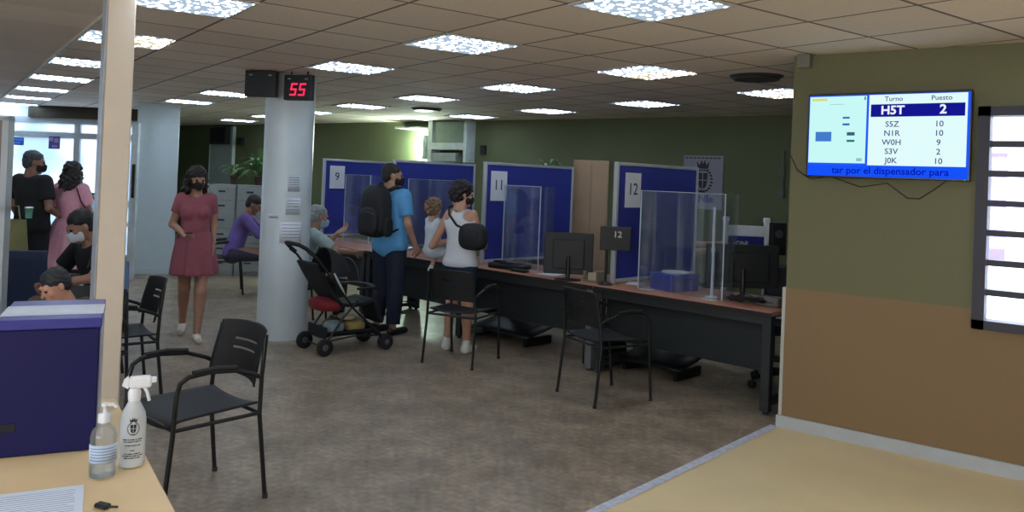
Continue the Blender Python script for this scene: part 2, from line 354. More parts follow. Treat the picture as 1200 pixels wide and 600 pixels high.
mb = MB(); mb.M = part.M; mb.box(-1.95, 0, -.1, .1, 2.345, 2.54); struct(mb.build('trim_4', mat('dark brown beam', (62, 56, 44), .7)))
g = MB(); g.M = part.M; g.box(LL, -1.97, -.006, .006, 2.345, 2.54); struct(g.build('window_6', FG))
def wallseg(name, a, b, m, z0=0, z1=H, th=.12):
    d = b-a; mb = MB(); mb.M = Matrix.Translation((a.x, a.y, 0)) @ Matrix.Rotation(math.atan2(d.y, d.x), 4, 'Z'); mb.box(0, d.length, -th/2, th/2, z0, z1); return struct(mb.build(name, m))
wallseg('wall_left', gp1+(U*-.0), Vector((-18.2, 9.95, 0)), mat('pale grey plaster', (190, 198, 200), .7, var=.04))
wallseg('wall_left', gp0, Vector((-21.9, 2.0, 0)), _m['pale grey plaster'])
wallseg('wall_left', Vector((-21.9, 2.0, 0)), Vector((-21.9, -4.0, 0)), _m['pale grey plaster'])
# baseboard at the back
mb = MB(); mb.box(-18, -1.75, 9.88, 9.9, 0, .08); struct(mb.build('baseboard_back', _m['pale skirting']))
# window_1: dark frame with horizontal bars
dk = mat('dark window steel', (44, 42, 54), .5, var=.06)
mb = MB(); t = .055
mb.box(WX0-.045, WX0+.02, WB-.03, WB+.1, WZ0-.045, WZ1+.045); mb.box(WX1-.02, WX1+.045, WB-.03, WB+.1, WZ0-.045, WZ1+.045)
mb.box(WX0-.045, WX1+.045, WB-.03, WB+.1, WZ1-.01, WZ1+.045); mb.box(WX0-.045, WX1+.045, WB-.03, WB+.1, WZ0-.045, WZ0+.01)
for k in range(1, 7):
    z = WZ0+(WZ1-WZ0)*k/7; mb.box(WX0, WX1, WB-.02, WB+.06, z-.018, z+.018)
win = struct(mb.build('window_1', dk))
g = MB(); g.box(WX0, WX1, WB+.03, WB+.036, WZ0, WZ1); o = g.build('window_pane', clear('window glass', (.97, .98, 1), .06)); o.parent = win
# what lies outside that window
mb = MB(); mb.box(-1.5, 12, 5.9, 24, -.25, -.15); tag(mb.build('pavement', mat('sunlit pale paving', (225, 222, 230), .8)), 'pale paving outside the barred window', 'pavement')
mb = MB(); mb.m = 0; mb.box(-4, 9, 16, 16.4, -.2, 3.2); mb.box(-4, 9, 15.8, 16.5, 3.2, 3.4)
bl = thing('building', 'bright white building seen through the barred window', 'building', (0, 0, 0)); mb.build('facade', mat('white render', (236, 234, 240), .8), bl)
for k in range(16):
    q = MB(); x = -3.4+k*.75; q.box(x, x+.26, 15.93, 16.0, .5, 2.4); q.build('window', mat('lilac shutter', (110, 92, 150), .6), bl)
# columns
mb = MB(); pc = cw(-2.05, 4.2); a = CR+.60
mb.M = Matrix.Translation((pc.x, pc.y, 0)) @ Matrix.Rotation(a, 4, 'Z'); mb.box(-.088, .048, 0, .13, 0, H, .006)
struct(mb.build('trim_5', mat('cream painted post', (230, 212, 190), .38, var=.03)))['label'] = 'cream square post'
mb = MB(); mb.M = Matrix.Translation((pc.x, pc.y, 0)) @ Matrix.Rotation(a, 4, 'Z'); mb.box(-.094, -.0885, -.004, .134, 0, H)  # grey layer painting the shade on the post's left face
struct(mb.build('trim_6', mat('grey shaded side', (178, 184, 194), .4)))
rcx, rcy = cw(-2.19, 7.86).xy
mb = MB(); mb.lathe([(.235, 0), (.235, H)], (rcx, rcy, 0), 48)
m = mat('pale painted column', (214, 224, 228), .34, var=.04, scale=4); struct(mb.build('trim_7', m))
mb = MB(); wc = cw(-5.36, 12.15); mb.M = Matrix.Translation((wc.x, wc.y, 0)) @ Matrix.Rotation(CR+.40, 4, 'Z'); mb.box(-.29, .29, -.2, .2, 0, H, .01)
mb.box(-.305, .305, -.215, .215, 0, .09); mb.box(-.12, -.11, -.205, -.2, .1, H); struct(mb.build('trim_8', mat('white clad column', (208, 222, 226), .5, var=.03)))
# slim door frame between post and white column
dfp = cw(-5.3, 11.3); mb = MB(); mb.M = Matrix.Translation((dfp.x, dfp.y, 0)) @ Matrix.Rotation(CR, 4, 'Z'); mb.box(-.045, .045, -.03, .03, 0, 2.2)
dr = struct(mb.build('door_1', mat('white door frame', (212, 220, 224), .5))); q = MB(); q.M = mb.M; q.box(-.012, .022, -.05, -.03, 1.15, 1.62); q.build('door_handle', mat('black plastic', (22, 22, 24), .45)).parent = dr
# small grey box high on the right wall
mb = MB(); mb.box(-1.80, -1.715, WB-.07, WB-.0, 2.45, 2.538, .004); tag(mb.build('junction_box', mat('grey plastic box', (120, 120, 112), .6)), 'small grey box at the top corner of the wall with the screen', 'box')

# ================================================================== CEILING LIGHTS
def diff_mat(name, warm=False):
    m = bpy.data.materials.new(name); m.use_nodes = True; nt = m.node_tree; nt.nodes.clear(); L = nt.links
    o = N(nt, 'ShaderNodeOutputMaterial'); e = N(nt, 'ShaderNodeEmission'); tc = N(nt, 'ShaderNodeTexCoord')
    v = N(nt, 'ShaderNodeTexVoronoi'); v.inputs['Scale'].default_value = 26; v.feature = 'F1'; L.new(tc.outputs['Object'], v.inputs['Vector'])
    r = N(nt, 'ShaderNodeMapRange'); r.inputs[1].default_value = .12; r.inputs[2].default_value = .44; r.inputs[3].default_value = LAMP*4.8; r.inputs[4].default_value = .55; L.new(v.outputs['Distance'], r.inputs[0])
    c = N(nt, 'ShaderNodeMix', data_type='RGBA'); c.inputs['A'].default_value = (.66, .83, 1, 1); c.inputs['B'].default_value = (.60, .76, 1, 1)
    if warm: c.inputs['A'].default_value = (1, .86, .6, 1); c.inputs['B'].default_value = (1, .8, .55, 1)
    n = N(nt, 'ShaderNodeTexNoise'); n.inputs['Scale'].default_value = 40; L.new(tc.outputs['Object'], n.inputs['Vector']); L.new(n.outputs['Fac'], c.inputs['Factor'])
    L.new(c.outputs['Result'], e.inputs[0]); L.new(r.outputs[0], e.inputs[1]); L.new(e.outputs[0], o.inputs[0]); return m
DM = diff_mat('prismatic diffuser'); DW = diff_mat('warm diffuser', True)
fm = mat('white lamp frame', (200, 200, 198), .5)
q = MB(); e = .6
q.box(.0, e, 0, .018, -.012, 0); q.box(0, e, e-.018, e, -.012, 0); q.box(0, .018, .018, e-.018, -.012, 0); q.box(e-.018, e, .018, e-.018, -.012, 0)
L0 = thing('ceiling_light', 'x', 'ceiling light', (0, 0, 0)); q.build('frame', fm, L0); q = MB(); q.box(.018, e-.018, .018, e-.018, -.008, -.001); q.build('diffuser', DM, L0)
LR = math.radians(73.406)
lights = {(5, -4): 'nearest ceiling light panel cut in two by the cream post', (8, -4): 'second ceiling light panel of the row left of the cream post', (11, -4): 'third ceiling light panel of the row left of the cream post', (14, -4): 'fourth ceiling light panel of the row left of the cream post',
 (17, -4): 'fifth ceiling light panel of the row left of the cream post', (20, -4): 'farthest ceiling light panel of the row left of the cream post', (2, -4): 'large ceiling light panel cut by the top edge, right of the cream post', (-1, -1): 'largest ceiling light panel, cut by the top edge above the counter',
 (2, -1): 'ceiling light panel above and left of the counters, between the two largest ones', (5, -1): 'ceiling light panel right above the red digit display', (8, -1): 'ceiling light panel partly behind the number displays', (11, -1): 'ceiling light panel just left of the blank black display',
 (14, -1): 'ceiling light panel in front of the white square column', (2, 2): 'ceiling light panel left of the round ceiling vent', (5, 2): 'ceiling light panel over the divider board numbered 11', (8, 2): 'ceiling light panel high above the man with the backpack', (11, 2): 'ceiling light panel just right of the round column',
 (14, 2): 'small ceiling light panel behind the round column', (17, 2): 'far ceiling light panel left of the round column', (20, 2): 'farthest ceiling light panel left of the round column', (2, 5): 'ceiling light panel cut by the wall with the screen', (5, 5): 'ceiling light panel over counter number 12 nearest the back wall',
 (8, 5): 'ceiling light panel near the back wall over the wooden cabinet', (11, 5): 'ceiling light panel near the back wall above the wall duct'}
extra = [(-1, -4), (-4, -1), (-4, -4), (-4, 2), (2, -7), (-1, -7), (-4, -7), (5, -7), (8, -7), (11, -7)]  # panels added on the same grid, mostly out of view, to light the foreground
L1 = L0.copy(); COL.objects.link(L1); f1 = L0.children[0].copy(); COL.objects.link(f1); f1.parent = L1
q = MB(); q.box(.018, e/2, .018, e-.018, -.008, -.001); q.m = 1; q.box(e/2, e-.018, .018, e-.018, -.008, -.001); q.build('diffuser', [DM, DW], L1)
first = True; first1 = True
for (i, j), lab in list(lights.items())+[(k, 'added ceiling light panel lighting the front desk area') for k in extra]:
    p = G0+U*(.6*i)+V_*(.6*j); p = p+U*.6   # local x runs along V_, local y along U reversed
    p = G0+U*(.6*i)+V_*(.6*j); loc = (p.x, p.y, H-.0005)
    if (i, j) in ((5, -4), (2, 2), (2, 5)):
        if first1: L1.location = loc; L1.rotation_euler = (0, 0, LR); L1['label'] = lab+', half warm'; first1 = False; r = L1
        else: r = dup(L1, loc, LR, lab+', half warm')
    elif first: L0.location = loc; L0.rotation_euler = (0, 0, LR); L0['label'] = lab; first = False; r = L0
    else: r = dup(L0, loc, LR, lab)
    if (i, j) in extra: r['group'] = 'added ceiling lights over the front desk'
# round black vent
vp = cw(1.96, 6.55); mb = MB(); mb.lathe([(.05, -.03), (.13, -.026), (.2, -.012), (.215, 0)], (0, 0, 0), 40)
vt = thing('ceiling_vent', 'dark round vent in the ceiling near the wall with the screen', 'vent', (vp.x, vp.y, H)); mb.build('disc', mat('dark grey vent', (62, 60, 58), .6), vt)
q = MB()
for r in (.17, .13, .09): q.lathe([(r, -.032), (r+.012, -.032), (r+.012, -.012), (r, -.012)], (0, 0, 0), 32)
q.build('louvre', mat('vent ring', (50, 48, 47), .5), vt)
vp = cw(-1.2, 11.0); dup(vt, (vp.x, vp.y, H), 0, 'small far round vent in the ceiling above counter number 10')

# ================================================================== COUNTERS
CA = math.radians(-7)
def ct(s, t, z=0): th = math.radians(7); return Vector((-2.0-s*math.cos(th)+t*math.sin(th), 5.72+s*math.sin(th)+t*math.cos(th), z))
top_m = mat('salmon beech laminate', (190, 132, 104), .35, var=.08, scale=5); edge_m = mat('dark edge band', (38, 34, 33), .5)
steel = mat('dark grey steel', (42, 46, 48), .5, var=.05); panel_m = mat('charcoal panel', (28, 33, 35), .6, var=.08); pale_leg = mat('grey steel leg', (108, 112, 114), .45)
def desk(L, label, loc, lm=steel):
    t = thing('counter_desk', label, 'desk', loc, CA, None)
    q = MB(); q.box(-L/2, L/2, 0, .8, .712, .74, .003); q.build('worktop', top_m, t)
    q = MB(); q.box(-L/2, L/2, -.003, .0, .708, .736); q.box(-L/2, L/2, -.001, .8, .702, .712); q.build('edge_band', edge_m, t)
    q = MB(); q.box(-L/2+.02, L/2-.02, .03, .07, .64, .702, .003); q.box(-L/2+.02, L/2-.02, .73, .77, .64, .702, .003); q.build('beam', steel, t)
    q = MB(); q.box(-L/2+.07, L/2-.07, .10, .118, .29, .66); q.build('modesty_panel', panel_m, t)
    for sx in (-1, 1):
        x = sx*(L/2-.045); q = MB(); q.box(x-.035, x+.035, .02, .08, .02, .70, .004); q.box(x-.035, x+.035, .72, .78, .02, .70, .004); q.box(x-.03, x+.03, .08, .72, .06, .10)
        lg = q.build('leg', lm, t)
        q = MB(); q.lathe([(.022, 0), (.022, .012), (.01, .02)], (x, .05, 0), 12); q.lathe([(.022, 0), (.022, .012), (.01, .02)], (x, .75, 0), 12); q.build('levelling_foot', mat('black plastic', (22, 22, 24), .45), lg)
    return t
desk(1.62, 'dark grey counter desk with salmon top at number 12, nearest the right wall', ct(.81, 0))
desk(1.66, 'dark grey counter desk with salmon top at number 11, behind the empty chairs', ct(2.46, 0), pale_leg)
desk(1.66, 'counter desk with salmon top in front of the man with the backpack', ct(4.14, 0))
desk(1.66, 'counter desk at number 9 where the grey haired person leans', ct(5.82, 0))
0 and desk(1.5, 'farthest counter desk, mostly hidden behind the round column', ct(7.42, 0))
# divider boards
alu = mat('pale aluminium', (196, 202, 206), .35, .35, var=.04); felt = mat('royal blue felt', (42, 54, 146), .8, var=.06, scale=40)
def paper(mb_, x0, x1, z0, z1, y): mb_.box(x0, x1, y-.0015, y, z0, z1)
def board(s, t0, t1, num, label, ztop=1.80, numpos=.12):
    b = ct(s, t0); L = t1-t0
    t = thing('divider_board', label, 'divider', (b.x, b.y, 0), CA+PI/2, 'blue divider boards on the counters')
    # local x runs away from the public along the board, local -y faces the viewer's side
    z0 = .745
    q = MB(); q.box(.02, L-.02, -.012, .012, z0+.03, ztop-.02); q.build('felt_panel', felt, t)
    q = MB(); q.box(0, .035, -.02, .02, z0, ztop, .004); q.box(L-.035, L, -.02, .02, z0, ztop, .004); q.box(.035, L-.035, -.019, .019, ztop-.03, ztop, .003); q.box(.035, L-.035, -.019, .019, z0+.01, z0+.04, .003); fr = q.build('frame', alu, t)
    q = MB(); q.box(L-.035, L, -.02, .02, .02, z0); q.box(L-.05, L+.015, -.2, .2, 0, .02); q.build('foot', alu, t)
    if num:
        n = MB(); x = numpos; paper(n, x, x+.235, ztop-.40, ztop-.09, -.0135); p = n.build('number_sheet', mat('white paper', (226, 230, 238), .7, var=.03), t)
        n = MB(); n.text(num, x+.117, ztop-.285, .15, -.0155, .0004, 'CENTER', .001); n.build('lettering', mat('grey ink', (70, 74, 84), .7), p)
    return t
board(1.6, .22, 1.55, '12', 'blue divider board with sheet 12, right of the tall wooden cabinet', 1.81, .13)
board(3.3, .25, 1.66, '11', 'blue divider board with sheet 11, left of the dark shelf unit', 1.79, .09)
board(5.0, .38, 1.70, '', 'blue divider board behind the mother with the child', 1.80)
board(6.7, .50, 1.62, '9', 'blue divider board with sheet 9, nearest the round column', 1.80, .10)
# clear plexiglass screens, facing the public, standing on the worktops
plx = clear('clear acrylic', (.90, .94, .98), .10, .05, .055); plx2 = mat('acrylic edge', (200, 214, 222), .25)
def plexi(s0, s1, t, z1, label):
    b = ct(s1, t); L = s1-s0
    r = thing('acrylic_screen', label, 'screen', (b.x, b.y, .741), CA, 'clear acrylic screens on the counters'); h = z1-.741
    q = MB(); q.box(0, L, -.0025, .0025, 0, h); q.build('sheet', plx, r)
    q = MB(); q.box(0, .004, .003, .20, 0, h); q.build('side_fin', plx, r); q = MB(); q.box(L-.004, L, .003, .20, 0, h); q.build('side_fin', plx, r)
    q = MB(); q.box(-.001, .006, -.004, .004, 0, h); q.box(L-.006, L+.001, -.004, .004, 0, h); q.box(0, L, -.004, .004, h-.003, h+.001); q.build('edge', plx2, r)
    for x in (.06, L-.16): q = MB(); q.box(x, x+.10, -.05, .05, 0, .004); q.build('foot', plx2, r)
    return r
plexi(.52, 1.32, .22, 1.57, 'clear acrylic screen beside the blue box at number 12')
plexi(2.60, 3.10, .36, 1.56, 'clear acrylic screen left of the smaller black monitor')
plexi(3.95, 4.75, .42, 1.58, 'clear acrylic screen behind the mother and child')
plexi(5.55, 6.1, .46, 1.60, 'clear acrylic screen between the grey haired person and the man with the backpack')
# added white upright imitating the lamp reflection on the near screen's edge
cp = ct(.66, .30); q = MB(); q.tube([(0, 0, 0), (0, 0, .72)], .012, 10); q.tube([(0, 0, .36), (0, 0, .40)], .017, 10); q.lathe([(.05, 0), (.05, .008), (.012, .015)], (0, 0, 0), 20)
tag(q.build('reflection_post', mat('white plastic', (226, 228, 230), .4), None, (cp.x, cp.y, .741)), 'slim white upright added as the light reflection on the screen at number 12', 'post')
blk = mat('black plastic', (22, 22, 24), .45); scr = mat('matt black casing', (20, 21, 24), .5, var=.05)
def monitor(loc, rz, W, Hh, z0, label, cat='monitor'):
    t = thing('monitor', label, cat, loc, rz)
    q = MB(); q.box(-W/2, W/2, -.012, .028, z0, z0+Hh, .006); q.box(-W/2+.08, W/2-.08, -.03, -.012, z0+.05, z0+Hh-.06, .006); q.build('casing', scr, t)
    q = MB(); q.box(-W/2+.012, W/2-.012, .028, .0295, z0+.015, z0+Hh-.012); q.build('screen', mat('screen glass', (30, 40, 60), .15), t)
    q = MB(); q.tube([(0, -.035, .01), (0, -.035, z0+Hh*.45)], .02, 10); q.box(-.04, .04, -.045, -.012, z0+Hh*.35, z0+Hh*.6); s = q.build('stand', blk, t)
    q = MB(); q.lathe([(.12, 0), (.12, .008), (.03, .016)], (0, -.02, 0), 28); q.build('base', blk, s)
    return t
mp_ = cw(1.87, 6.44); monitor((mp_.x, mp_.y, .741), CR-.02, .575, .345, .085, 'large black monitor seen from behind, nearest the right wall')
mp_ = cw(.535, 7.22); monitor((mp_.x, mp_.y, .741), CR-.06, .44, .37, .05, 'black monitor seen from behind, left of the black sign reading 12')
# sign 12 on pole
sp_ = cw(.845, 6.98); t = thing('counter_sign', 'black sign reading 12 on a thin black pole', 'sign', (sp_.x, sp_.y, .741), CR-.1)
q = MB(); q.tube([(0, 0, 0), (0, 0, .44)], .013, 10); q.build('pole', blk, t)
q = MB(); q.lathe([(.065, 0), (.06, .012), (.015, .03)], (0, 0, 0), 20); q.build('base', blk, t)
q = MB(); q.box(-.06, .205, -.03, .02, .30, .505, .005); pn = q.build('display_case', scr, t)
q = MB(); q.text('12', .09, .415, .075, -.032, .0006, 'CENTER', .0015); q.build('digits', glow('dim white digits', (165, 165, 160), .55), pn)
# blue box with round plate
bp_ = cw(1.42, 6.83); t = thing('blue_case', 'low blue case with a round white plate on top, on the counter', 'case', (bp_.x, bp_.y, .741), CR+.55)
blu = mat('blue plastic case', (38, 52, 148), .4)
q = MB(); q.box(-.17, .15, -.13, .13, 0, .115, .008); q.build('body', blu, t)
q = MB(); q.box(-.175, .155, -.135, .135, .115, .14, .006); q.build('lid', mat('brighter blue lid', (44, 62, 176), .35), t)
q = MB(); q.lathe([(.02, 0), (.115, .002), (.12, .012), (.10, .014), (.02, .006)], (0, .0, .141), 32); tag(q.build('plate', _m['white plastic'], None, t.location, t.rotation_euler.z), 'round white plate lying on the low blue case', 'plate')
# papers, phone, keyboards, cables on the counters
def sheet(loc, rz, label, w_=.21, l_=.30, m_='white paper'):
    q = MB(); q.box(-w_/2, w_/2, -l_/2, l_/2, 0, .0015); return tag(q.build('paper_sheet', _m[m_], None, loc, rz), label, 'paper')
c = ct(1.55, .42, .7415); c = ct(1.50, .45, .7415); sheet(c, .4, 'white sheet on the counter left of the blue case', .16, .22)
c = ct(2.35, .30, .7415); sheet(c, .1, 'white sheet lying in front of the monitor at number 11')
c = ct(2.48, .44, .7415); sheet(c, .8, 'second white sheet on the counter beside the black keypad', .15, .21)
c = ct(2.86, .2, .7415); t = thing('fingerprint_reader', 'flat black device on the counter below the number 11', 'device', c, CA+.2)
q = MB(); q.box(-.20, .20, -.06, .13, 0, .05, .012); q.build('body', blk, t); q = MB(); q.box(-.06, .06, -.05, .04, .05, .056); q.build('glass_plate', mat('dark glass plate', (40, 60, 66), .15), t); q = MB(); q.box(-.17, -.08, 0, .1, .05, .07, .006); q.build('handset', blk, t)
c = ct(2.62, .12, .7415); t = thing('keypad', 'small black keypad in front of the flat black device', 'keypad', c, CA+.1)
q = MB(); q.box(-.09, .09, -.03, .04, 0, .022, .006); q.build('body', blk, t)
for k in range(8):
    q = MB(); x = -.075+.04*(k % 4); y = -.018+.026*(k//4); q.box(x, x+.026, y, y+.016, .022, .028, .002); q.build('key', mat('grey key', (60, 62, 66), .5), t)
# cardboard cup / boxes at board 12
c = ct(1.78, .22, .7415); t = thing('stapler_tray', 'small beige tray beside the foot of the black sign', 'tray', c, CA)
q = MB(); q.box(-.09, .06, -.06, .08, 0, .012); q.box(-.09, .06, .07, .08, .012, .09); q.box(-.09, -.08, -.06, .07, .012, .09); q.box(.05, .06, -.06, .07, .012, .09); q.build('body', mat('taupe plastic tray', (150, 138, 116), .5), t)
q = MB(); q.box(-.06, .03, -.03, .05, .013, .075); q.build('card_stack', mat('cream cards', (190, 176, 150), .7), t)
# clutter under the big monitor: cable tangle, grey box
def tangle(loc, R_, n, label, seed, zr=.06, m_=blk):
    rnd = random.Random(seed); q = MB()
    for k in range(n):
        pts = []; a0 = rnd.random()*6
        for i in range(14):
            a = a0+i*.62; r_ = R_*(.35+.65*rnd.random()); pts.append((r_*math.cos(a), r_*.6*math.sin(a), .008+zr*rnd.random()))
        q.tube(pts, .005, 5)
    return tag(q.build('cable_bundle', m_, None, loc), label, 'cable')
tangle(ct(.30, .22, .742), .16, 5, 'tangle of black cables on the counter under the large monitor', 3)
c = ct(.16, .30, .7415); t = thing('card_reader', 'small grey box among the cables at the right end of the counter', 'device', c, CA)
q = MB(); q.box(-.09, .09, -.06, .07, 0, .07, .008); q.build('body', mat('dim grey casing', (98, 94, 90), .5), t); q = MB(); q.box(-.05, .05, -.063, -.06, .03, .036); q.build('slot', blk, t)
c = ct(.60, .16, .7415); sheet(c, .5, 'crumpled pinkish paper by the foot of the acrylic screen', .12, .14, 'cream cards')
# black foot rests under the desks
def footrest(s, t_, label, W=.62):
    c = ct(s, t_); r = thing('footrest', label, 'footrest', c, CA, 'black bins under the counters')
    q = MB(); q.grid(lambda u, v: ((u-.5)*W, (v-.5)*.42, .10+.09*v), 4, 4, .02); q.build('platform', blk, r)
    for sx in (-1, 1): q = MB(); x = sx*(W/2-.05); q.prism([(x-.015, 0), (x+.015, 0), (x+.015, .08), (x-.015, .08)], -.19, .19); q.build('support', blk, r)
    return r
footrest(1.25, .52, 'black footrest on the floor under the desk at number 12')
footrest(3.0, .45, 'wide black footrest on the floor between the two empty chairs', .8)
# tower cabinet under joint of desks
c = ct(1.75, .35); t = thing('computer_tower', 'black computer tower on the floor under the counter behind the nearer empty chair', 'computer', c, CA)
q = MB(); q.box(-.09, .09, -.2, .22, .01, .42, .006); q.build('case', scr, t); q = MB(); q.box(-.07, .07, -.206, -.2, .28, .31); q.build('drive_slot', mat('silver drive', (150, 152, 156), .3, .6), t)
for sx in (-.08, .06): q = MB(); q.box(sx, sx+.02, -.18, .2, 0, .01); q.build('foot', blk, t)
# hanging cables at the right end of the counter
q = MB(); rnd = random.Random(5)
for k in range(9):
    x = rnd.uniform(-.03, .05); y = rnd.uniform(0, .35); pts = [(x, y, .70)]
    for i in range(1, 9): pts.append((x+rnd.uniform(-.03, .03), y+rnd.uniform(-.03, .03), .70-i*.083))
    pts.append((x+rnd.uniform(-.1, .02), y+rnd.uniform(-.1, .05), .012)); q.tube(pts, .006, 5)
c = ct(-.08, .1); tag(q.build('hanging_cables', mat('grey cable', (84, 86, 92), .5), None, c, CA), 'bundle of grey cables hanging between the counter and the right wall', 'cable')
# office swivel chair base behind the counter
c = ct(.33, .95); t = thing('swivel_chair', 'black swivel chair behind the large monitor, its castors showing under the counter', 'chair', c, .3)
for k in range(5):
    a = 2*PI*k/5; q = MB(); q.tube([(0, 0, .12), (.15*math.cos(a), .15*math.sin(a), .11), (.31*math.cos(a), .31*math.sin(a), .075)], [.03, .022, .016], 8); lg = q.build('spoke', blk, t)
    q = MB(); 
    q.M = Matrix.Translation((.31*math.cos(a), .31*math.sin(a), .03)) @ Matrix.Rotation(a, 4, 'Z') @ Matrix.Rotation(PI/2, 4, 'X'); q.lathe([(.01, -.025), (.03, -.022), (.03, .022), (.01, .025)], (0, 0, 0), 14); q.build('castor', blk, lg)
q = MB(); q.tube([(0, 0, .1), (0, 0, .44)], .03, 10); q.build('gas_column', blk, t)
q = MB(); q.box(-.24, .24, -.22, .22, .44, .52, .03); q.build('seat', scr, t); q = MB(); q.box(-.2, .2, .2, .26, .6, .98, .025); q.box(-.03, .03, .22, .25, .45, .62); q.build('backrest', scr, t)

# ================================================================== VISITOR CHAIRS
perf = mat('black perforated plastic', (20, 20, 22), .5, bump=.35, bscale=240); frm = mat('black chair tube', (18, 18, 20), .35)
def seatfn(u, v): x = (u-.5)*.46; y = (v-.5)*.45; return (x*(1-.06*v), y, .445+.02*(abs(u-.5)*2)**2-.03*max(0, (.12-v)/.12)**2+.012*v)
def backfn(u, v):
    x = (u-.5)*(.44-.02*v); return (x, .215+.045*v+.055*(1-(abs(u-.5)*2)**2)-.02+.02*v*v, .565+.265*v-.012*(abs(u-.5)*2)**3)
def make_chair(label, backm=perf):
    t = thing('visitor_chair', label, 'chair', (0, 0, 0), 0)
    q = MB(); q.grid(seatfn, 16, 14, .010); q.build('seat', backm, t)
    # backrest with two long slots
    q = MB(); nu, nv = 20, 24
    P = {}; vs = []; fs = []
    def cellok(i, j): return not (5 <= i < 15 and j in (11, 15))
    q.grid(backfn, nu, nv, .008)
    n = (nu+1)*(nv+1); nf = nu*nv
    keep = []; kmi = []; ksm = []
    for idx, f in enumerate(q.f):
        k = idx if idx < nf else idx-nf
        if idx < 2*nf and not cellok(k//nv, k % nv): continue
        keep.append(f)
    q.f = keep; q.mi = [0]*len(keep); q.sm = [True]*len(keep); q.build('backrest', backm, t)
    for sx in (-1, 1):
        q = MB(); x = sx*.245
        q.tube([(x*.98, -.25, 0), (x, -.215, .40), (x, -.205, .58), (x, -.19, .635), (x, -.15, .66), (x, -.05, .668), (x, .09, .655), (x*.97, .19, .62), (x*.93, .225, .60)], .0115, 8); lg = q.build('leg', frm, t)
        q = MB(); q.lathe([(.014, 0), (.014, .02), (.008, .024)], (x*.98, -.25, 0), 10); q.build('foot_cap', blk, lg)
        q = MB(); q.tube([(x, -.13, .674), (x, -.02, .680), (x, .09, .667)], .013, 8); q.build('armrest', blk, t)
        q = MB(); q.tube([(x, .27, 0), (x*.97, .225, .42), (x*.93, .235, .60), (x*.86, .262, .80)], .0115, 8); lg = q.build('leg', frm, t)
        q = MB(); q.lathe([(.014, 0), (.014, .02), (.008, .024)], (x, .27, 0), 10); q.build('foot_cap', blk, lg)
    q = MB(); q.tube([(-.24, -.21, .425), (.24, -.21, .425)], .010, 8); q.tube([(-.24, .225, .425), (.24, .225, .425)], .010, 8)
    for sx in (-1, 1): q.tube([(sx*.242, -.21, .425), (sx*.238, .225, .425)], .010, 8)
    q.build('seat_frame', frm, t)
    return t
def chair_at(x, d, fx, fy): p = cw(x, d); return (p.x, p.y, 0), face(fx, fy)
VC = make_chair('empty black visitor chair standing beside the front desk, the largest in view')
l, r = chair_at(-1.52, 3.95, -.66, -.75); VC.location = l; VC.rotation_euler.z = r
l, r = chair_at(-2.68, 5.52, -.80, -.60); dup(VC, l, r, 'empty black visitor chair half hidden behind the cream post')
l, r = chair_at(.77, 6.14, .86, .50); dup(VC, l, r, 'empty black visitor chair in front of the desk at number 12')
l, r = chair_at(-.38, 7.14, .42, .90); dup(VC, l, r, 'empty black visitor chair behind the mother carrying the child')
l, r = chair_at(-3.72, 10.50, .93, .36); dup(VC, l, r, 'black visitor chair under the man in the purple shirt')
l, r = chair_at(-2.2, 8.45, .86, .50); dup(VC, l, r, 'chair under the grey haired person, hidden by the pushchair')
# navy padded waiting chairs at the far left
nav = mat('navy fabric', (44, 52, 78), .8, var=.1, scale=30)
def wchair(x, d, fx, fy, label, hh=.95):
    p = cw(x, d); t = thing('waiting_chair', label, 'chair', p, face(fx, fy))
    q = MB(); q.box(-.23, .23, -.22, .22, .42, .48, .02); q.build('seat', nav, t)
    q = MB(); q.grid(lambda u, v: ((u-.5)*.46, .20+.06*v+.02*math.sin(u*PI), .44+(hh-.44)*v), 8, 8, .045); q.build('backrest', nav, t)
    for sx in (-1, 1):
        for sy in (-1, 1): q = MB(); q.tube([(sx*.2, sy*.19, .43), (sx*.22, sy*.22, 0)], .012, 8); q.build('leg', pale_leg, t)
    return t
wchair(-3.62, 6.05, -.2, 1, 'navy padded waiting chair at the left edge, just above the blue box', .97)
wchair(-4.9, 7.55, -.2, 1, 'navy padded waiting chair farther back at the left edge', 1.10)

# ================================================================== FRONT DESK AND WHAT STANDS ON IT
beech = mat('light beech desktop', (238, 206, 156), .45, var=.06, scale=2.5)
e0 = Vector((-2.38, 1.302, 0)); ed = Vector((-.943, .333, 0)).normalized(); en = Vector((-.333, -.943, 0)).normalized()
ra = math.atan2(-ed.y, -ed.x)     # local +x runs towards the camera's right along the visible edge
o_ = e0+ed*.66
t = thing('front_desk', 'light beech desk in the lower left corner with the blue box on it', 'desk', (o_.x, o_.y, 0), ra)
q = MB(); q.box(0, 1.45, -.8, 0, .712, .74, .004); q.build('desktop', beech, t)
for x in (.05, 1.40):
    q = MB(); q.box(x-.03, x+.03, -.09, -.04, .02, .712, .004); q.box(x-.03, x+.03, -.76, -.71, .02, .712, .004); q.box(x-.03, x+.03, -.71, -.09, .64, .69); q.box(x-.03, x+.03, -.78, -.02, 0, .03); q.build('leg', pale_leg, t)
q = MB(); q.box(.08, 1.37, -.075, -.058, .3, .71); q.build('modesty_panel', mat('pale grey panel', (170, 172, 174), .6), t)
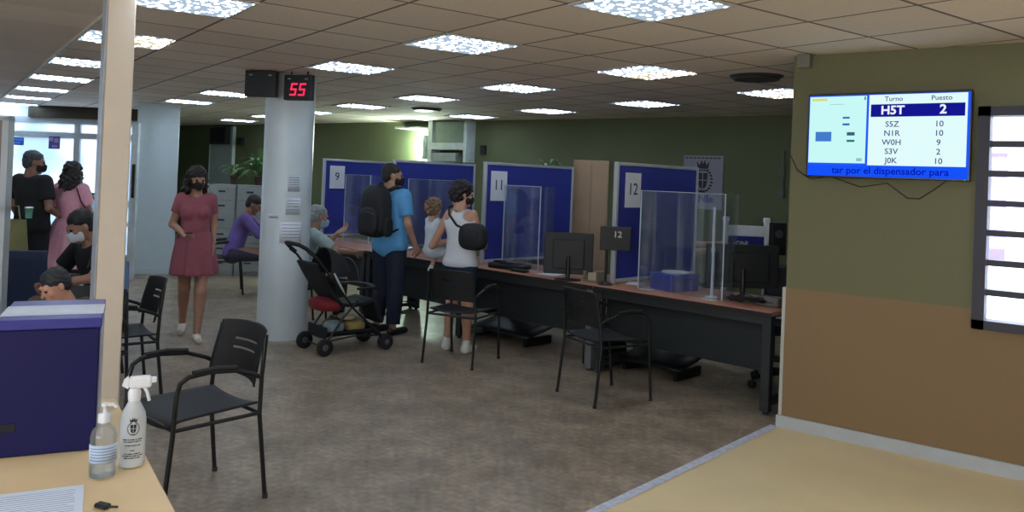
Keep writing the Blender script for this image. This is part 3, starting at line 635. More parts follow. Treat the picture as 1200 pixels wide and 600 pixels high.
# blue ballot style box
navy = mat('navy plastic box', (24, 23, 80), .55, spec=.25, var=.03); navy2 = mat('blue lid plastic', (56, 58, 140), .35, var=.03)
bx = cw(-1.245, 2.475, .741); t = thing('blue_box', 'large navy box with a white band across its lid', 'box', bx, CR+math.atan2(.425, .905))
W_, D_, Hh = .268, .37, .405
q = MB(); q.box(-W_, 0, 0, D_, 0, Hh-.03, .004); body = q.build('body', navy, t)
q = MB(); q.box(-W_-.004, .004, -.004, D_+.004, Hh-.03, Hh, .003); q.build('lid', navy2, t)
q = MB(); q.box(-W_-.005, .005, .075, .255, Hh, Hh+.0015); q.build('white_band', mat('white label band', (214, 218, 226), .5), t)
q = MB(); q.box(-W_+.0, -W_+.055, -.003, 0, .075, .10, .001); q.build('slot', mat('dark slot', (14, 12, 30), .6), body)
q = MB(); q.box(.0, .003, .02, D_-.02, .02, Hh-.05); q.build('side_sheet', mat('pale side sheet', (180, 184, 196), .6), body)
# spray bottle
sp_ = cw(-1.078, 2.36, .741)
t = thing('spray_bottle', 'translucent white spray bottle with a printed crest, taller of the two bottles', 'bottle', sp_, CR+.45)
hd = mat('white trigger plastic', (236, 238, 242), .35); tb = mat('translucent bottle plastic', (226, 232, 236), .25, alpha=.9)
q = MB(); q.lathe([(.028, 0), (.034, .004), (.035, .02), (.035, .135), (.032, .155), (.022, .175), (.015, .19), (.015, .20)], (0, 0, 0), 28); bd = q.build('body', tb, t)
q = MB(); q.lathe([(.017, .19), (.018, .215), (.013, .225)], (0, 0, 0), 20); q.build('collar', hd, t)
q = MB(); q.box(-.017, .045, -.013, .013, .225, .26, .006); q.box(.04, .058, -.007, .007, .238, .255, .003); q.tube([(.022, 0, .235), (.034, 0, .21), (.040, 0, .185)], [.006, .005, .005], 8); q.prism([(-.017, .225), (-.034, .235), (-.030, .25), (-.017, .26)], -.01, .01); q.build('trigger_head', hd, t)
ink = mat('black label ink', (40, 44, 50), .6)
def crest(q, cx, cz, s, y, curve=None):    # crown over shield between two branches
    def P(pl): q.prism([(cx+x*s, cz+z*s) for x, z in pl], y-.0006, y)
    P([(-.24, .46), (.24, .46), (.30, .78), (.15, .62), (.08, .86), (0, .66), (-.08, .86), (-.15, .62), (-.30, .78)])
    P([(-.24, .37), (.24, .37), (.24, .42), (-.24, .42)])
    P([(-.22, .28), (-.02, .28), (-.02, -.02), (-.22, -.02)]); P([(.02, .28), (.22, .28), (.22, -.02), (.02, -.02)])
    P([(-.22, -.06), (-.02, -.06), (-.02, -.42), (-.16, -.32)]); P([(.22, -.06), (.16, -.32), (.02, -.42), (.02, -.06)][::-1])
    for sx in (-1, 1):
        for k in range(9):
            a = -1.35+k*.30; x, z = sx*.42*math.cos(a), -.05+.50*math.sin(a)
            pl = [(x+.07*math.cos(b), z+.05*math.sin(b)) for b in [i*PI/3 for i in range(6)]]; P(pl)
    P([(-.18, -.58), (.18, -.58), (.10, -.48), (-.10, -.48)])
q = MB(); crest(q, 0, .118, .036, -.0362); 
for k, (w_, z) in enumerate(((.026, .083), (.024, .077), (.020, .066), (.006, .052), (.022, .042), (.026, .036), (.022, .03))): [q.box(-w_+2*w_*i/8, -w_+2*w_*(i+(.7 if (i+k) % 3 else 1))/8, -.0362, -.0355, z, z+.003) for i in range(8)]
q.M = Matrix.Identity(4)
q.v = [(x, -math.sqrt(max(.0001, .0356**2-x*x)) if True else y, z) for x, y, z in q.v]
q.build('printed_label', ink, bd)
# dispenser bottle
sp2 = cw(-1.118, 2.27, .741); t = thing('gel_bottle', 'clear bottle of hand gel with a pale blue label, shorter of the two bottles', 'bottle', sp2, CR+.45)
clr = clear('clear bottle plastic', (.93, .95, .97), .14, .08, .10)
q = MB(); q.lathe([(.026, 0), (.034, .004), (.035, .012), (.035, .115), (.030, .132), (.014, .145), (.014, .155)], (0, 0, 0), 28); bd = q.build('body', clr, t)
q = MB(); q.lathe([(.030, .003), (.032, .01), (.032, .03), (.028, .03)], (0, 0, 0), 24); q.build('gel', clear('clear gel', (.85, .92, .97), .1, .1), bd)
q = MB(); q.grid(lambda u, v: (.0357*math.sin((u-.5)*3.0), -.0357*math.cos((u-.5)*3.0), .045+.05*v), 16, 2, .0005); lb = q.build('label', mat('pale blue label', (196, 212, 232), .5), bd)
q = MB()
for k in range(5): q.grid(lambda u, v, k=k: (.0361*math.sin((u-.5)*2.2), -.0361*math.cos((u-.5)*2.2), .053+.008*k+.002*v), 12, 1)
q.build('label_lines', mat('blue label ink', (90, 120, 180), .6), lb)
q = MB(); q.lathe([(.017, .152), (.017, .175), (.006, .178), (.005, .195), (.010, .197), (.010, .205)], (0, 0, 0), 18); q.tube([(0, 0, .20), (.02, -.005, .201), (.030, -.008, .192)], [.006, .005, .004], 8); q.build('pump_head', hd, t)
# printed sheet and small black object
pp = Vector((-2.15, .90, .7412)); q = MB(); q.box(-.105, .105, -.148, .148, 0, .0012)
t = thing('printed_sheet', 'white printed sheet lying on the front desk', 'paper', pp, 1.126); q.build('sheet', mat('bright white paper', (224, 232, 244), .7, var=.02), t)
q = MB(); rnd = random.Random(2)
for k in range(17): q.box(-.085, .085-rnd.random()*.05*(k % 4 == 3), .118-k*.0145, .1205-k*.0145, .0012, .0016)
q.build('print_lines', mat('pale grey print', (150, 160, 180), .7), t)
pc2 = cw(-1.01, 2.06, .741); q = MB(); q.box(-.02, .02, -.012, .012, 0, .012, .004); q.tube([(.015, 0, .006), (.04, .01, .006)], .003, 6); tag(q.build('pen_holder', blk, None, pc2, .3), 'small black clip beside the printed sheet', 'clip')

# ================================================================== TELEVISION
TVX0, TVX1, TVZ0, TVZ1, TY = -1.715, -.75, 1.715, 2.265, WB-.07
TW, TH = TVX1-TVX0, TVZ1-TVZ0
t = thing('television', 'large wall screen listing queue turns and counters in blue and white', 'television', (TVX0, WB, TVZ0), 0)
y = TY-WB
q = MB(); q.box(0, TW, y, y+.045, 0, TH, .004); cs = q.build('bezel', mat('black gloss bezel', (14, 16, 24), .3), t)
q = MB(); q.box(TW*.3, TW*.7, y+.045, 0, TH*.3, TH*.7); q.build('wall_bracket', blk, t)
q = MB(); q.box(.012, TW-.010, y-.002, y, .012, TH-.012); sc = q.build('screen', glow('screen blue', (32, 92, 255), .95), t)
def spanel(name, x0, x1, z0, z1, m_, dy=.003, par=None):
    q = MB(); q.box(x0*TW, x1*TW, y-dy-.0003, y-dy+.0007, z0*TH, z1*TH); q.build(name, m_, par or sc)
CY = glow('screen pale cyan', (205, 255, 252), .95); WH = glow('screen white', (228, 255, 255), .97)
spanel('information_panel', .016, .385, .175, .965, CY); spanel('queue_panel', .400, .975, .155, .970, WH)
spanel('highlight_row', .412, .962, .715, .860, glow('screen navy', (22, 24, 150), .9), .004)
spanel('ticker_strip', .014, .985, .022, .150, glow('screen ticker blue', (22, 84, 255), .95), .004)
spanel('yellow_mark', .03, .13, .915, .945, glow('screen yellow', (232, 228, 120), .9), .004)
for (x0, x1, z0, z1, c_) in ((.06, .165, .43, .545, (70, 130, 215)), (.235, .28, .70, .722, (50, 110, 190)), (.235, .28, .62, .644, (50, 110, 190)), (.265, .315, .50, .54, (60, 100, 130)), (.265, .315, .425, .45, (40, 120, 120)), (.33, .365, .20, .235, (150, 200, 220)), (.37, .378, .915, .955, (60, 90, 170)), (.15, .24, .868, .874, (150, 200, 205))):
    spanel('small_picture', x0, x1, z0, z1, glow('screen tint %d %d %d' % c_, c_, .9), .0045)
q = MB(); L = .0003
def tx(q, s_, x, z, size, al='CENTER', bold=0): q.text(s_, x*TW, z*TH, size, y-.0062, L, al, bold)
q = MB(); tx(q, 'Turno', .55, .895, .042, bold=.0004); tx(q, 'Puesto', .83, .895, .042, bold=.0004); q.build('header_text', glow('screen header ink', (70, 90, 130), .8), sc)
bi = glow('screen bright ink', (240, 246, 255), 1); q = MB(); tx(q, 'H5T', .545, .745, .075, bold=.002); q.build('current_turn_text', bi, sc); q = MB(); tx(q, '2', .84, .745, .078, bold=.002); q.build('current_counter_text', bi, sc)
for k, (a_, b_) in enumerate((('S5Z', '10'), ('N1R', '10'), ('W0H', '9'), ('S3V', '2'), ('J0K', '10'))):
    z = .600-.104*k; gi = glow('screen grey blue ink', (84, 96, 150), .8); q = MB(); tx(q, a_, .545, z, .05, bold=.0006); q.build('waiting_turn_text', gi, sc); q = MB(); tx(q, b_, .82, z, .05, bold=.0006); q.build('waiting_counter_text', gi, sc)
q = MB(); tx(q, 'tar por el dispensador para', .53, .055, .062, bold=.0008); q.build('ticker_text', glow('screen dark blue ink', (10, 24, 190), .8), sc)
q = MB(); q.box(TW-.03, TW-.025, y-.001, y, .004, .009); q.build('power_light', glow('green led', (80, 255, 140), .8), cs)
# loose cables below the television
q = MB(); q.tube([(-1.84, WB-.006, 1.86), (-1.79, WB-.006, 1.76), (-1.70, WB-.006, 1.70), (-1.6, WB-.006, 1.72)], .0035, 5)
q.tube([(-1.55, WB-.006, 1.715), (-1.38, WB-.006, 1.66), (-1.22, WB-.006, 1.69), (-1.10, WB-.006, 1.60), (-1.03, WB-.006, 1.60), (-.95, WB-.006, 1.66), (-.88, WB-.006, 1.72)], .004, 5)
tag(q.build('screen_cables', mat('dark cable', (46, 46, 36), .6), None, (0, 0, 0)), 'thin dark cables sagging on the wall below the screen', 'cable')

# ================================================================== NUMBER DISPLAYS ON THE ROUND COLUMN
def display(x, d, W, Hh, z, rz, label, digits):
    p = cw(x, d, z); t = thing('number_display', label, 'display', p, rz)
    q = MB(); q.box(-W/2, W/2, -.035, .035, 0, Hh, .005); cs = q.build('casing', scr, t)
    q = MB()
    for sx in (-.5, .5): q.box(sx*W*.62-.015, sx*W*.62+.015, -.037, -.035, Hh-.045, Hh-.035)
    q.build('top_sticker', mat('pale sticker', (170, 176, 176), .5), cs)
    q = MB(); q.box(-.02, .02, .03, .10, Hh*.5, Hh*.8); q.tube([(-W*.3, 0, Hh), (-W*.3, 0, H-z)], .008, 8); q.tube([(W*.3, 0, Hh), (W*.3, 0, H-z)], .008, 8); q.build('bracket', blk, t)
    if digits:
        q = MB()
        for k in (0, 1):
            ox = -.078+k*.086; w_, h_, b_ = .062, .115, .015; oz = .04; sl = .16
            def seg(x0, x1, z0, z1): q.add([(ox+x+z*sl, yy, oz+z) for yy in (-.0375, -.0355) for x, z in ((x0, z0), (x1, z0), (x1, z1), (x0, z1))], [(0, 1, 2, 3), (7, 6, 5, 4), (0, 4, 5, 1), (1, 5, 6, 2), (2, 6, 7, 3), (3, 7, 4, 0)])
            seg(0, w_, 0, b_); seg(0, w_, h_/2-b_/2, h_/2+b_/2); seg(0, w_, h_-b_, h_); seg(0, b_, h_/2+b_/2, h_-b_); seg(w_-b_, w_, b_, h_/2-b_/2)
        q.build('red_digits', glow('red led digits', (255, 44, 84), 1.6), cs)
display(-2.355, 7.46, .30, .24, 2.292, CR-.12, 'blank black number display on the left side of the round column', False)
display(-2.0, 7.44, .275, .235, 2.272, CR-.22, 'black display with red digits reading 55 on the round column', True)
# notices on the column
def notice(a0, a1, z0, z1, label, lines=6, m_='white paper', rr=.2365):
    t = thing('notice', label, 'notice', (rcx, rcy, 0), CR)
    q = MB(); q.grid(lambda u, v: (rr*math.sin(a0+(a1-a0)*u), -rr*math.cos(a0+(a1-a0)*u), z0+(z1-z0)*v+.01*u*0), 10, 2, .0008); q.build('sheet', _m[m_], t)
    q = MB()
    for k in range(lines):
        z = z1-.03-k*(z1-z0-.05)/lines; q.grid(lambda u, v: ((rr+.0006)*math.sin(a0+(a1-a0)*(.1+.8*u)), -(rr+.0006)*math.cos(a0+(a1-a0)*(.1+.8*u)), z+.006*v), 8, 1)
    q.build('text_lines', mat('grey blue print', (130, 142, 160), .7), t)
mat('off white paper', (206, 214, 222), .7)
notice(.05, .95, .93, 1.13, 'white notice taped low on the round column, landscape', 5)
notice(.25, .85, 1.20, 1.36, 'faint notice on the round column above the low landscape one', 4, 'off white paper')
notice(.3, .8, 1.42, 1.58, 'faint topmost notice on the round column', 5, 'off white paper')
notice(-.45, .0, 1.16, 1.20, 'small torn label on the left face of the round column', 1, 'off white paper')

# ================================================================== BACK OF THE ROOM
BY = 9.9
# filing cabinets with plants
cabm = mat('grey filing cabinet', (150, 156, 152), .5, var=.05); hm = mat('dark handle', (50, 52, 54), .5)
def cabinet(x, d, label):
    p = cw(x, d); t = thing('filing_cabinet', label, 'cabinet', p, CR+.12, 'grey filing cabinets')
    q = MB(); q.box(-.20, .20, 0, .5, 0, 1.37, .004); q.build('body', cabm, t)
    for k in range(6):
        q = MB(); z = .06+k*.215; q.box(-.185, .185, -.018, 0, z, z+.20, .003); dw = q.build('drawer', cabm, t)
        q = MB(); q.box(-.05, .05, -.034, -.018, z+.12, z+.145, .003); q.build('handle', hm, dw)
    return t
for k, lab in enumerate(('left grey filing cabinet behind the walking woman', 'middle grey filing cabinet under the plants', 'right grey filing cabinet behind the man in purple')):
    cabinet(-4.36+.41*k, 12.15+.05*k, lab)
leaf = mat('green leaf', (96, 142, 84), .5, var=.3, scale=6); leaf2 = mat('pale leaf', (132, 170, 120), .5, var=.25, scale=6)
def plant(p, label, n, L, up, seed, m_, potr=.08, cat='plant'):
    t = thing('potted_plant', label, cat, p, 0, None); rnd = random.Random(seed)
    q = MB(); q.lathe([(potr*.75, 0), (potr, .12), (potr*1.08, .12), (potr*1.08, .14), (potr*.9, .14)], (0, 0, 0), 20); q.build('pot', mat('dark terracotta', (92, 74, 62), .7), t)
    q = MB(); f = MB()
    for k in range(n):
        a = rnd.uniform(0, 2*PI); el_ = rnd.uniform(.3, 1.45)*up; l_ = L*rnd.uniform(.6, 1.1); w_ = l_*rnd.uniform(.10, .17); h0 = rnd.uniform(.0, .55)*L
        d = Vector((math.cos(a), math.sin(a), 0)); s_ = Vector((-math.sin(a), math.cos(a), 0))
        f.tube([(0, 0, .12), (d.x*.03, d.y*.03, .13+h0*.6), tuple(d*.05+Vector((0, 0, .15+h0)))], .004, 5)
        def fn(u, v, d=d, s_=s_, l_=l_, w_=w_, h0=h0, el_=el_):
            r_ = u*l_; z = .15+h0+r_*math.sin(el_)-.55*r_*r_/l_; x = .05+r_*math.cos(el_)*.9
            ww = w_*math.sin(PI*min(1, u*.96+.04))**.7; return tuple(d*x+s_*((v-.5)*ww*2)+Vector((0, 0, z+abs(v-.5)*ww*.4)))
        q.grid(fn, 7, 2)
    q.build('foliage', m_, t); f.build('stems', mat('plant stem', (90, 104, 62), .6), t); return t
p = cw(-3.90, 12.45, 1.372); plant(p, 'tall leafy plant standing on the middle grey filing cabinet', 46, .42, 1, 3, leaf)
p = cw(-4.28, 12.40, 1.372); plant(p, 'low pale plant on the left grey filing cabinet', 30, .22, .7, 5, leaf2, .06)
p = cw(-3.58, 12.45, 1.372); plant(p, 'bushy plant on the right grey filing cabinet', 34, .30, .9, 8, leaf, .07)
p = ct(3.05, 2.9); t = plant(tuple(cw(.44, 10.06, 1.581)), 'trailing plant on the dark shelf beside the tall wooden cabinet', 24, .2, .9, 9, leaf, .06)
p = (-8.05, 8.9, 1.30); plant(p, 'plant with orange flowers between two blue boards', 30, .26, 1.1, 12, leaf2, .06)
q = MB(); q.box(-.2, .2, -.16, .16, 0, 1.30, .005); pd = thing('plant_stand', 'pale narrow stand under the plant between two blue boards', 'stand', (-8.05, 8.9, 0)); q.build('body', cabm, pd); q = MB(); q.box(-.17, .17, -.17, -.16, .1, 1.2); q.build('door', mat('pale door', (170, 174, 172), .5), pd)
q = MB()
for k in range(6): q.ell((-8.05+.09*math.cos(k*2.1), 8.88+.06*math.sin(k*1.7), 1.62+.05*(k % 3)), (.025, .025, .02), 6)
o = q.build('blossom', mat('orange petals', (210, 120, 60), .6)); tag(o, 'orange blossoms of the plant between two blue boards', 'flowers')
# tall wooden cabinet and dark shelf unit
wood = mat('light oak cabinet', (172, 142, 112), .55, var=.1, scale=3)
tw_ = cw(.955, 9.6); t = thing('tall_cabinet', 'tall light wood cabinet beside the board numbered 12', 'cabinet', tw_, CR-.08)
q = MB(); q.box(-.225, .20, 0, .42, 0, 1.885, .004); q.build('body', wood, t); q = MB(); q.box(-.215, -.012, -.018, 0, .06, 1.85, .002); q.build('door', wood, t); q = MB(); q.box(-.008, .19, -.018, 0, .06, 1.85, .002); q.build('door', wood, t)
sh_ = cw(.60, 9.9); t = thing('shelf_unit', 'dark open shelf unit left of the tall wooden cabinet', 'shelf', sh_, CR-.08); dkw = mat('dark shelf wood', (58, 56, 60), .6)
q = MB(); q.box(-.36, -.34, 0, .34, 0, 1.58); q.box(.08, .10, 0, .34, 0, 1.58); q.build('side_panel', dkw, t); q = MB(); q.box(-.34, .08, .32, .34, 0, 1.58); q.build('back_panel', dkw, t)
for z in (.1, .47, .84, 1.21, 1.56): q = MB(); q.box(-.34, .08, 0, .32, z, z+.02); q.build('shelf', dkw, t)
for k in range(4): q = MB(); q.box(0, .05, 0, .24, 0, .30, .002); p = sh_+Vector((math.cos(CR-.08)*(-.14+.055*k), math.sin(CR-.08)*(-.14+.055*k), 1.232)); tag(q.build('file_binder', mat(('slate binder', 'navy binder', 'green binder', 'grey binder')[k], ((60, 66, 80), (34, 44, 90), (50, 80, 62), (120, 124, 130))[k], .6), None, p, CR-.08), ('slate', 'navy', 'green', 'grey')[k]+' binder on the dark shelf unit', 'binder', 'binders on the dark shelf')
# crest poster on the back wall
t = thing('crest_poster', 'grey poster with a dark coat of arms on the back wall', 'poster', (-4.43, BY-.002, 1.33), 0)
q = MB(); q.box(-.275, .275, -.012, 0, 0, .70); q.build('sheet', mat('lavender grey poster', (150, 148, 160), .6, var=.03), t)
q = MB(); crest(q, 0, .39, .30, -.0125); q.build('coat_of_arms', mat('dark crest ink', (48, 46, 56), .6), t)
q = MB(); q.text('DNIe', 0, .09, .14, -.0135, .0006, 'CENTER', .004); q.build('blue_text', mat('faded blue ink', (64, 72, 140), .6), t)
q = MB()
for k in range(9): q.box(-.25+k*.056, -.21+k*.056, -.0135, -.012, .66, .676)
q.build('top_line', _m['dark crest ink'], t)
# white framed stand with a blue panel
wf = cw(2.235, 7.62); t = thing('document_stand', 'white framed stand with a blue panel behind the large monitor', 'stand', wf, CR-.05)
wp = mat('white plastic', (226, 228, 230), .4)
for sx in (-1, 1):
    q = MB(); q.box(sx*.19-.022, sx*.19+.022, -.02, .02, 0, 1.30, .004); q.box(sx*.19-.028, sx*.19+.028, -.028, .028, 1.30, 1.35, .008); q.box(sx*.19-.03, sx*.19+.03, -.2, .2, 0, .03, .005); q.build('post', wp, t)
q = MB(); q.box(-.17, .17, -.012, .012, 1.17, 1.27, .003); q.build('crossbar', wp, t); q = MB(); q.box(-.17, .17, -.01, .01, .70, .76); q.build('crossbar', wp, t)
q = MB(); q.box(-.17, .17, -.008, .008, .76, 1.17); pn = q.build('panel', mat('blue info panel', (34, 46, 130), .5), t)
q = MB(); q.text('eDNI', -.05, 1.08, .062, -.010, .0006, 'CENTER', .001); q.build('lettering', mat('pale yellow ink', (206, 204, 150), .6), pn)
q = MB(); q.box(-.02, .055, -.010, -.008, .98, 1.05); q.box(-.005, .04, -.0105, -.009, .93, .98); q.build('emblem', mat('pale blue ink', (170, 186, 224), .6), pn)
# dark speaker on a stand beside it
dp = cw(2.56, 7.7); t = thing('loudspeaker', 'dark upright box right of the white framed stand', 'speaker', dp, CR)
q = MB(); q.box(-.055, .07, -.05, .1, 1.0, 1.31, .006); q.build('case', scr, t); q = MB(); q.tube([(0, .02, 0), (0, .02, 1.0)], .02, 10); q.lathe([(.14, 0), (.14, .015), (.02, .03)], (0, .02, 0), 24); q.build('stand', blk, t)
q = MB(); q.lathe([(.01, 0), (.035, .002), (.04, 0)], (0, 0, 0), 20); q.M = Matrix.Identity(4); q.v = [(x, -.052-z, y+1.2) for x, y, z in q.v]; q.build('cone', mat('grey cone', (70, 72, 76), .5), t)
# wall duct box, lamp and small boxes on the back wall
t = thing('duct_box', 'white boxed duct on the back wall beside the bright wall lamp', 'duct', (-8.78, BY, 1.86)); wm = mat('off white sheet metal', (206, 216, 214), .5); gm = mat('grey green grille', (128, 146, 136), .6)
q = MB(); q.box(-.42, -.33, -.22, 0, .0, .68); q.box(.36, .42, -.22, 0, 0, .68); q.box(-.33, .36, -.22, 0, .20, .31); q.box(-.33, .36, -.05, 0, .31, .68); q.build('casing', wm, t)
q = MB(); q.box(-.30, .33, -.17, -.05, .31, .66); q.build('grille', gm, t); q = MB(); q.box(-.36, .18, -.20, 0, .0, .15, .01); q.build('lower_box', mat('pale grey casing', (158, 170, 164), .6), t)
t = thing('wall_lamp', 'lit lamp on the back wall left of the white boxed duct', 'lamp', (-9.36, BY, 2.1)); q = MB(); q.box(-.0, .05, -.18, 0, -.2, .2, .01); q.build('holder', wm, t)
q = MB(); q.tube([(-.06, -.15, -.16), (-.06, -.15, .16)], .022, 10); q.build('tube', glow('lit tube', (225, 255, 235), 700), t)
q = MB(); q.prism([(-.5, .30), (.02, .30), (.02, .33), (-.5, .33)], -.34, 0); q.build('shade', wm, t)
t = thing('wall_panel', 'tall pale panel on the back wall above the filing cabinets', 'panel', (-15.4, BY, 0)); q = MB(); q.box(-.40, .42, -.06, 0, 0, 2.5); q.build('board', mat('pale wall panel', (170, 180, 178), .6), t); q = MB(); q.box(-.42, -.40, -.07, 0, 0, 2.5); q.box(.42, .44, -.07, 0, 0, 2.5); q.build('edge', wm, t)
q = MB(); q.box(-.30, .30, -.12, 0, 0, .36, .01); b = thing('wall_speaker', 'black square speaker high on the pale panel', 'speaker', (-15.35, BY-.07, 2.12)); q.build('case', scr, b); q = MB(); q.box(-.25, .25, -.125, -.12, .04, .32); q.build('grille', mat('dark speaker cloth', (30, 30, 34), .9), b)
q = MB(); q.box(-.09, .09, -.08, 0, 0, .17, .01); tag(q.build('wall_box', scr, None, (-14.72, BY, 2.10)), 'small black box right of the square wall speaker', 'box')
q = MB(); q.box(-.05, .05, -.06, 0, 0, .14, .01); tag(q.build('wall_box', scr, None, (-8.16, BY, 2.0)), 'small dark box on the back wall right of the duct', 'box')
# socket strip near the right end of the back wall
q = MB(); q.box(-.02, .02, -.04, 0, 0, .5, .004); q.box(-.05, .03, -.05, 0, .18, .30, .004); q.box(-.05, .03, -.05, 0, -.08, .05, .004); tag(q.build('conduit', mat('dim grey conduit', (104, 104, 92), .6), None, (-3.38, BY, 1.6)), 'grey conduit with switches on the back wall by the right wall', 'conduit')
# signs on the glazed partition, computer behind
def on_part(x, z, w_, h_, rgb, name, label, marks):
    t = thing('sign', label, 'sign', (part.M @ Vector((x, -.045, z))), CR); q = MB(); q.box(-w_/2, w_/2, -.004, 0, -h_/2, h_/2); q.build('plate', mat(name, rgb, .5), t)
    q = MB()
    for (a_, b_, c_, d_) in marks: q.box(a_*w_, b_*w_, -.006, -.004, c_*h_, d_*h_)
    q.build('mark', mat(name+' mark', tuple(min(255, v+70) for v in rgb), .5), t)
on_part(-2.13, 1.93, .20, .13, (40, 96, 210), 'blue sign face', 'small blue sign on the glazing above the man in black', [(-.4, .4, .1, .3), (-.4, .2, -.3, -.1)])
on_part(-1.52, 1.93, .19, .21, (96, 84, 150), 'purple sign face', 'small purple square sign on the glazing above the woman in the long pink dress', [(-.4, -.1, .1, .4), (0, .35, .0, .35), (-.2, .3, -.4, -.2)])
dk_ = cw(-6.15, 12.0); t = thing('counter_table', 'pale table behind the woman in the long pink dress', 'table', dk_, CR)
q = MB(); q.box(-.5, .5, -.3, .3, .70, .74, .004); q.build('tabletop', mat('pale tabletop', (200, 206, 210), .5), t)
for sx in (-1, 1):
    for sy in (-1, 1): q = MB(); q.box(sx*.45-.02, sx*.45+.02, sy*.26-.02, sy*.26+.02, 0, .70); q.build('leg', pale_leg, t)
t = thing('monitor', 'bright blue computer screen beside the woman in the long pink dress', 'monitor', (dk_.x, dk_.y, .741), CR)
q = MB(); q.box(-.22, .17, -.02, .02, .12, .43, .005); q.box(-.03, .03, 0, .02, 0, .13); q.box(-.1, .1, -.08, .08, 0, .01); q.build('casing', scr, t)
q = MB(); q.box(-.205, .155, -.022, -.02, .135, .40); q.build('screen', glow('bright blue screen', (96, 188, 250), .95), t)
# tan partition at the left edge
ep = cw(-3.33, 5.0); t = thing('partition_panel', 'tan and glass partition panel cut by the left edge', 'partition', ep, CR)
q = MB(); q.box(-.5, .17, -.02, .02, 1.32, 1.86); q.build('panel', mat('tan panel', (140, 128, 116), .6), t); q = MB(); q.box(-.5, .17, -.004, .004, .06, 1.32); q.build('glass_pane', clear('smoked glass', (.55, .62, .72), .12), t)
q = MB(); q.box(.17, .21, -.03, .03, 0, 1.88); q.box(-.5, .21, -.03, .03, 1.86, 1.89); q.box(-.5, .21, -.03, .03, 1.30, 1.33); q.box(-.5, .21, -.03, .03, 0, .06); q.build('frame', alu, t)
# olive tote between the waiting chairs
tp = cw(-4.52, 7.3); t = thing('tote_bag', 'olive bag standing between the navy chair and the man in black', 'bag', tp, CR); 
q = MB(); q.grid(lambda u, v: (.16*math.cos(u*2*PI)*(1-.15*v), .08*math.sin(u*2*PI)*(1-.5*v), .78+.30*v-.78*0), 20, 6); q.box(-.15, .15, -.07, .07, .75, .79, .02); q.build('body', mat('olive cloth', (120, 118, 76), .85), t)
q = MB(); q.tube([(-.08, 0, 1.07), (-.06, 0, 1.2), (.06, 0, 1.2), (.08, 0, 1.07)], .008, 6); q.build('handle', _m['olive cloth'], t)
q = MB(); q.box(-.2, .2, -.15, .15, .7, .748, .004); q.box(-.18, -.15, -.13, .13, 0, .7); q.box(.15, .18, -.13, .13, 0, .7); s_ = thing('side_table', 'low table under the olive bag, hidden by navy chairs', 'table', tp, CR); q.build('body', pale_leg, s_)
# table in front of the man in purple
pt = cw(-2.75, 10.75); t = thing('counter_table', 'grey table in front of the man in the purple shirt', 'table', pt, CR+.1)
q = MB(); q.box(-.50, .05, -.35, .4, .71, .74, .004); q.build('tabletop', mat('grey tabletop', (104, 102, 104), .5), t)
for x in (-.48, 0.0):
    for y_ in (-.3, .35): q = MB(); q.box(x, x+.04, y_-.02, y_+.02, 0, .71); q.build('leg', steel, t)
mo = monitor((pt.x-.16, pt.y-.02, .741), CR+1.2, .42, .30, .16, 'dark monitor in front of the man in purple')

# ================================================================== PEOPLE
def rotm(yaw, pitch, roll=0):
    return np.array((Matrix.Rotation(yaw, 3, 'Z') @ Matrix.Rotation(pitch, 3, 'X') @ Matrix.Rotation(roll, 3, 'Y')))
def hand(wr, d, n, curl, side, s=1.0):
    """one hand: palm, four fingers bent at two knuckles and a thumb leaving the side of the palm"""
    d = nrm(d); n = np.array(n, float); n = nrm(n-d*(n@d)); l = np.cross(d, n)*side   # l points to the thumb side
    wr = np.array(wr, float); pr = []
    for off in (-.028, -.010, .010, .028): pr.append((wr+l*off*.6*s, wr+d*.085*s+l*off*s, .014*s, .0115*s, .012))
    for off, ln in ((.030, .066), (.010, .076), (-.010, .070), (-.029, .055)):
        a0 = wr+d*.088*s+l*off*s; a = curl; d1 = d*math.cos(a)+n*math.sin(a); a1 = a0+d1*ln*.5*s; d2 = d*math.cos(a*2.1)+n*math.sin(a*2.1); a2 = a1+d2*ln*.5*s
        pr += [(a0, a1, .0088*s, .0080*s, .003), (a1, a2, .0080*s, .0068*s, .003)]
    b0 = wr+d*.028*s+l*.026*s; b1 = b0+nrm(d*.75+l*.62+n*.25)*.042*s; b2 = b1+nrm(d*.95+l*.15+n*.3)*.032*s
    pr += [(b0, b1, .0125*s, .0098*s, .006), (b1, b2, .0095*s, .0078*s, .003)]
    def fn(P):
        D = None
        for a, b, ra, rb, k in pr: v = rc(P, a, b, ra, rb); D = v if D is None else smin(D, v, k)
        return smin(D, rc(P, wr-d*.02*s, wr+d*.02*s, .022*s, .020*s, ), .012)
    lo, hi = bbox([p[0] for p in pr]+[p[1] for p in pr]+[wr], .03); return surf(fn, lo, hi, .0048*max(s, .7))
